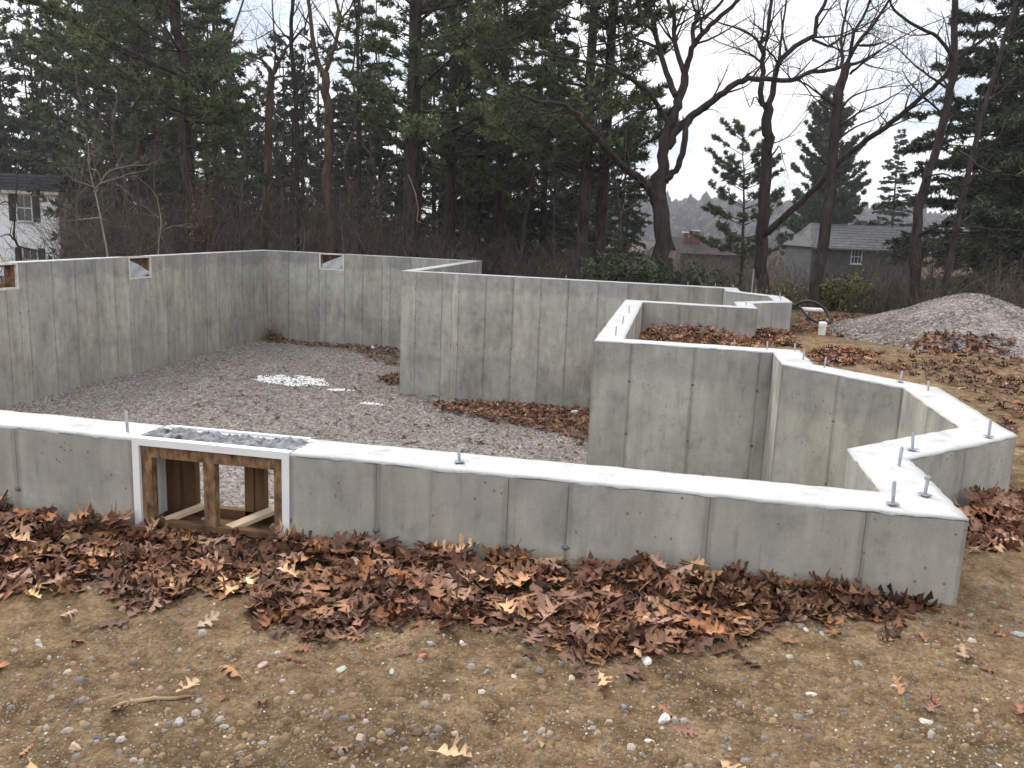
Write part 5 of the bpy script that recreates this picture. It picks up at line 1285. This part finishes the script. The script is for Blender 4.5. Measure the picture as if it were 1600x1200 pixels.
# single leaves that stand out on the dirt
for i, (u, v, s_, c, lb) in enumerate([
    (52, 913, .10, (.50, .32, .15), 'golden curled leaf just below the drift at the far left'),
    (105, 945, .10, (.30, .20, .16), 'pale purplish leaf below the left end of the drift'),
    (325, 965, .09, (.26, .20, .13), 'pale dry leaf left of the bulge of the drift'),
    (360, 1035, .11, (.34, .18, .09), 'orange brown curled leaf lying alone on the dirt'),
    (292, 1065, .09, (.50, .34, .20), 'light tan leaf lying above the half buried stick'),
    (55, 1180, .10, (.46, .28, .15), 'tan leaf with a dark shadow at the bottom left'),
    (712, 1172, .12, (.52, .34, .20), 'light tan oak leaf at the bottom centre'),
    (385, 905, .10, (.52, .38, .22), 'bright tan lobed leaf on top of the drift below the window'),
    (930, 1000, .13, (.33, .18, .085), 'bright orange leaf on the drift near the white stone'),
    (1010, 985, .15, (.34, .19, .09), 'largest orange oak leaf on the front of the drift'),
    (1500, 1050, .10, (.24, .16, .11), 'crumpled grey brown leaf on the dirt right of the wall end'),
    (1490, 998, .10, (.20, .11, .07), 'dark brown leaf just below the right end of the wall'),
    (1560, 880, .12, (.40, .26, .15), 'tan lobed leaf right of the wall corner')]):
    p = on_z(u, v, -.40); z = float(gz(p[0], p[1])); dz = float(drift_h(p[0], p[1])) if (p[1] < 0 and -p[1] < drift_w(p[0])) else 0
    V, F, sh = LEAVES[(i*5+2) % 16]; me = np_mesh('leaf', V, F, np.clip(np.array(c)[None]*sh[:, None], 0, .8))
    o = put('oak_leaf', me, mat_leaf); Rm = leaf_frames(1, r, .22)[0]
    o.matrix_basis = Matrix([[float(Rm[a, b]*s_) for b in range(3)]+[float((p[0], p[1], z+.022+dz*1.05)[a])] for a in range(3)]+[[0, 0, 0, 1]])
    tag(o, lb, 'leaf', 'single oak leaves on the dirt')

# ------------------------------------------------------------------ stones and pebbles on the dirt
n = 11500
u_ = rng.uniform(-200, 1800, n); v_ = 905+330*rng.random(n)**.9
P = np.array([on_z(a, b, -.42) for a, b in zip(u_, v_)]); P = P[(P[:, 1] > -2.2) & ~inside(P[:, 0], P[:, 1], OUT)]
u3 = rng.uniform(-100, 1700, 5000); v3 = 960+260*rng.random(5000); P3 = np.array([on_z(a, b, -.42) for a, b in zip(u3, v3)]); P = np.concatenate([P, P3[~inside(P3[:, 0], P3[:, 1], OUT)]])
n2 = 2600; Q = np.stack([rng.uniform(.1, 5.5, n2), rng.uniform(-.5, 9, n2), np.zeros(n2)], -1); Q = Q[~inside(Q[:, 0], Q[:, 1], OUT)]
P = np.concatenate([P, Q]); n = len(P)
s_ = .0024+.0046*rng.random(n)**2.0+.014*(rng.random(n) < .075)*rng.random(n); s_[-len(Q):] *= 2.0
cols = stone_cols(n, 15, 1.0)*np.array([.98, .95, .90]); br = rng.random(n) < .03; cols[br] = np.array([.50, .46, .40]); cl = rng.random(n) < .6; cols[cl] = np.array([.175, .118, .066])*rng.uniform(.6, 1.45, (cl.sum(), 1)); s_[cl] *= 1.15
P[:, 2] = gz(P[:, 0], P[:, 1])+s_*.05
Vr, Fr, Cr = rocks(n, P, s_, cols, .75, 16, 5)
tag(put('pebbles', np_mesh('pebbles', Vr, Fr, Cr), mat_stone, smooth=False), 'small mixed pebbles scattered over the foreground dirt', 'pebbles', kind='stuff')
for i, (u, v, w_, hh, c, lb) in enumerate([
    (1010, 1027, .030, .6, (.62, .60, .54), 'white angular stone at the lower edge of the leaf drift'),
    (1037, 1126, .028, .7, (.55, .54, .50), 'round whitish stone with dark edge near the bottom right of centre'),
    (1267, 1080, .021, .45, (.60, .57, .50), 'flat cream stone below the right end of the drift'),
    (1013, 1158, .013, .7, (.60, .58, .55), 'small white stone near the bottom below the round whitish one'),
    (660, 1027, .019, .6, (.36, .13, .07), 'red brick chip lying on the dirt below the drift'),
    (565, 1157, .022, .7, (.30, .21, .16), 'brownish pink stone near the bottom left of centre'),
    (722, 1006, .014, .8, (.58, .57, .55), 'small white stone close to the drift edge'),
    (674, 1004, .016, .7, (.30, .32, .33), 'grey stone left of the small white stone at the drift edge'),
    (280, 1130, .020, .6, (.30, .31, .32), 'bluish grey flat stone at the lower left'),
    (412, 1041, .022, .55, (.40, .27, .22), 'pink stone lying left below the drift'),
    (535, 1046, .024, .4, (.36, .36, .29), 'long greenish grey stone below the drift'),
    (613, 1048, .017, .6, (.35, .36, .31), 'greenish grey pebble left of the brick chip'),
    (760, 1048, .013, .8, (.20, .22, .26), 'dark blue grey pebble right of the brick chip'),
    (803, 1052, .012, .8, (.60, .55, .44), 'cream pebble right of the dark blue grey one'),
    (117, 1170, .022, .6, (.42, .31, .23), 'tan pink stone at the bottom left'),
    (150, 1155, .017, .7, (.09, .09, .095), 'black stone at the bottom left beside the tan pink one'),
    (410, 1160, .015, .7, (.20, .20, .20), 'dark grey stone near the bottom under the half buried stick'),
    (845, 1165, .018, .6, (.33, .22, .15), 'rust tinged stone near the bottom centre'),
    (60, 1008, .014, .6, (.32, .33, .33), 'grey stone on the dirt at the left'),
    (350, 1140, .016, .6, (.28, .31, .30), 'greenish grey stone left of the bottom centre'),
    (1340, 1036, .024, .5, (.22, .20, .17), 'dark splintered stone below the wall end'),
    (1283, 988, .013, .7, (.26, .30, .33), 'blue grey stone at the right end of the drift'),
    (1590, 995, .030, .6, (.28, .27, .26), 'grey stone at the right edge of the picture'),
    (1400, 1072, .020, .6, (.42, .35, .31), 'pinkish stone on the dirt at the lower right'),
    (975, 1105, .012, .7, (.18, .19, .21), 'dark grey pebble above the round whitish stone')]):
    p = on_z(u, v, -.42); p = on_z(u, v, float(gz(p[0], p[1])))
    p[2] = float(gz(p[0], p[1]))+w_*hh*.12
    c = tuple(.90*q+.10*e_ for q, e_ in zip(c, (.26, .20, .14)))
    stone('stone', tuple(p), (w_*1.15, w_*.8, w_*hh), c, lb, seed=i+20)
# half buried stick
a_, b_ = on_z(175, 1104, -.44), on_z(305, 1088, -.44)
pts = [(*(a_[:2]*(1-f)+b_[:2]*f), 0) for f in np.linspace(0, 1, 9)]; pts = [(x, y, float(gz(x, y))+.004+.002*math.sin(i*2)) for i, (x, y, _) in enumerate(pts)]
tag(G().tube(pts, [.003, .006, .007, .007, .0065, .006, .006, .005, .003], 6).obj('stick', simple('weathered_stick', (.20, .14, .08), (.34, .25, .15), 30), None, True), 'half buried tan stick on the dirt at the lower left', 'stick')
# white scraps lying in the basement
for u, v, lb in ((583, 545, 'white paper scrap on the leaves by the back wall'), (898, 647, 'white paper scrap on the leaves under the middle wall')):
    p = on_z(u, v, ZF+.08); stone('paper_scrap', (p[0], p[1], ZF+.12), (.075, .05, .045), (.8, .8, .8), lb, 'scrap', seed=int(u))

# ------------------------------------------------------------------ air
hz = G().box((-620, -340, -18), (620, 640, 48)).obj('haze', None); tag(hz, 'thin pale haze in the air over the whole clearing', 'haze', kind='stuff')
m = bpy.data.materials.new('air'); m.use_nodes = True; m.node_tree.nodes.clear()
pv = m.node_tree.nodes.new('ShaderNodeVolumePrincipled'); pv.inputs['Density'].default_value = .00055; pv.inputs['Color'].default_value = (.88, .90, .95, 1); pv.inputs['Anisotropy'].default_value = .3
ou = m.node_tree.nodes.new('ShaderNodeOutputMaterial'); m.node_tree.links.new(pv.outputs[0], ou.inputs['Volume'])
hz.data.materials.append(m)
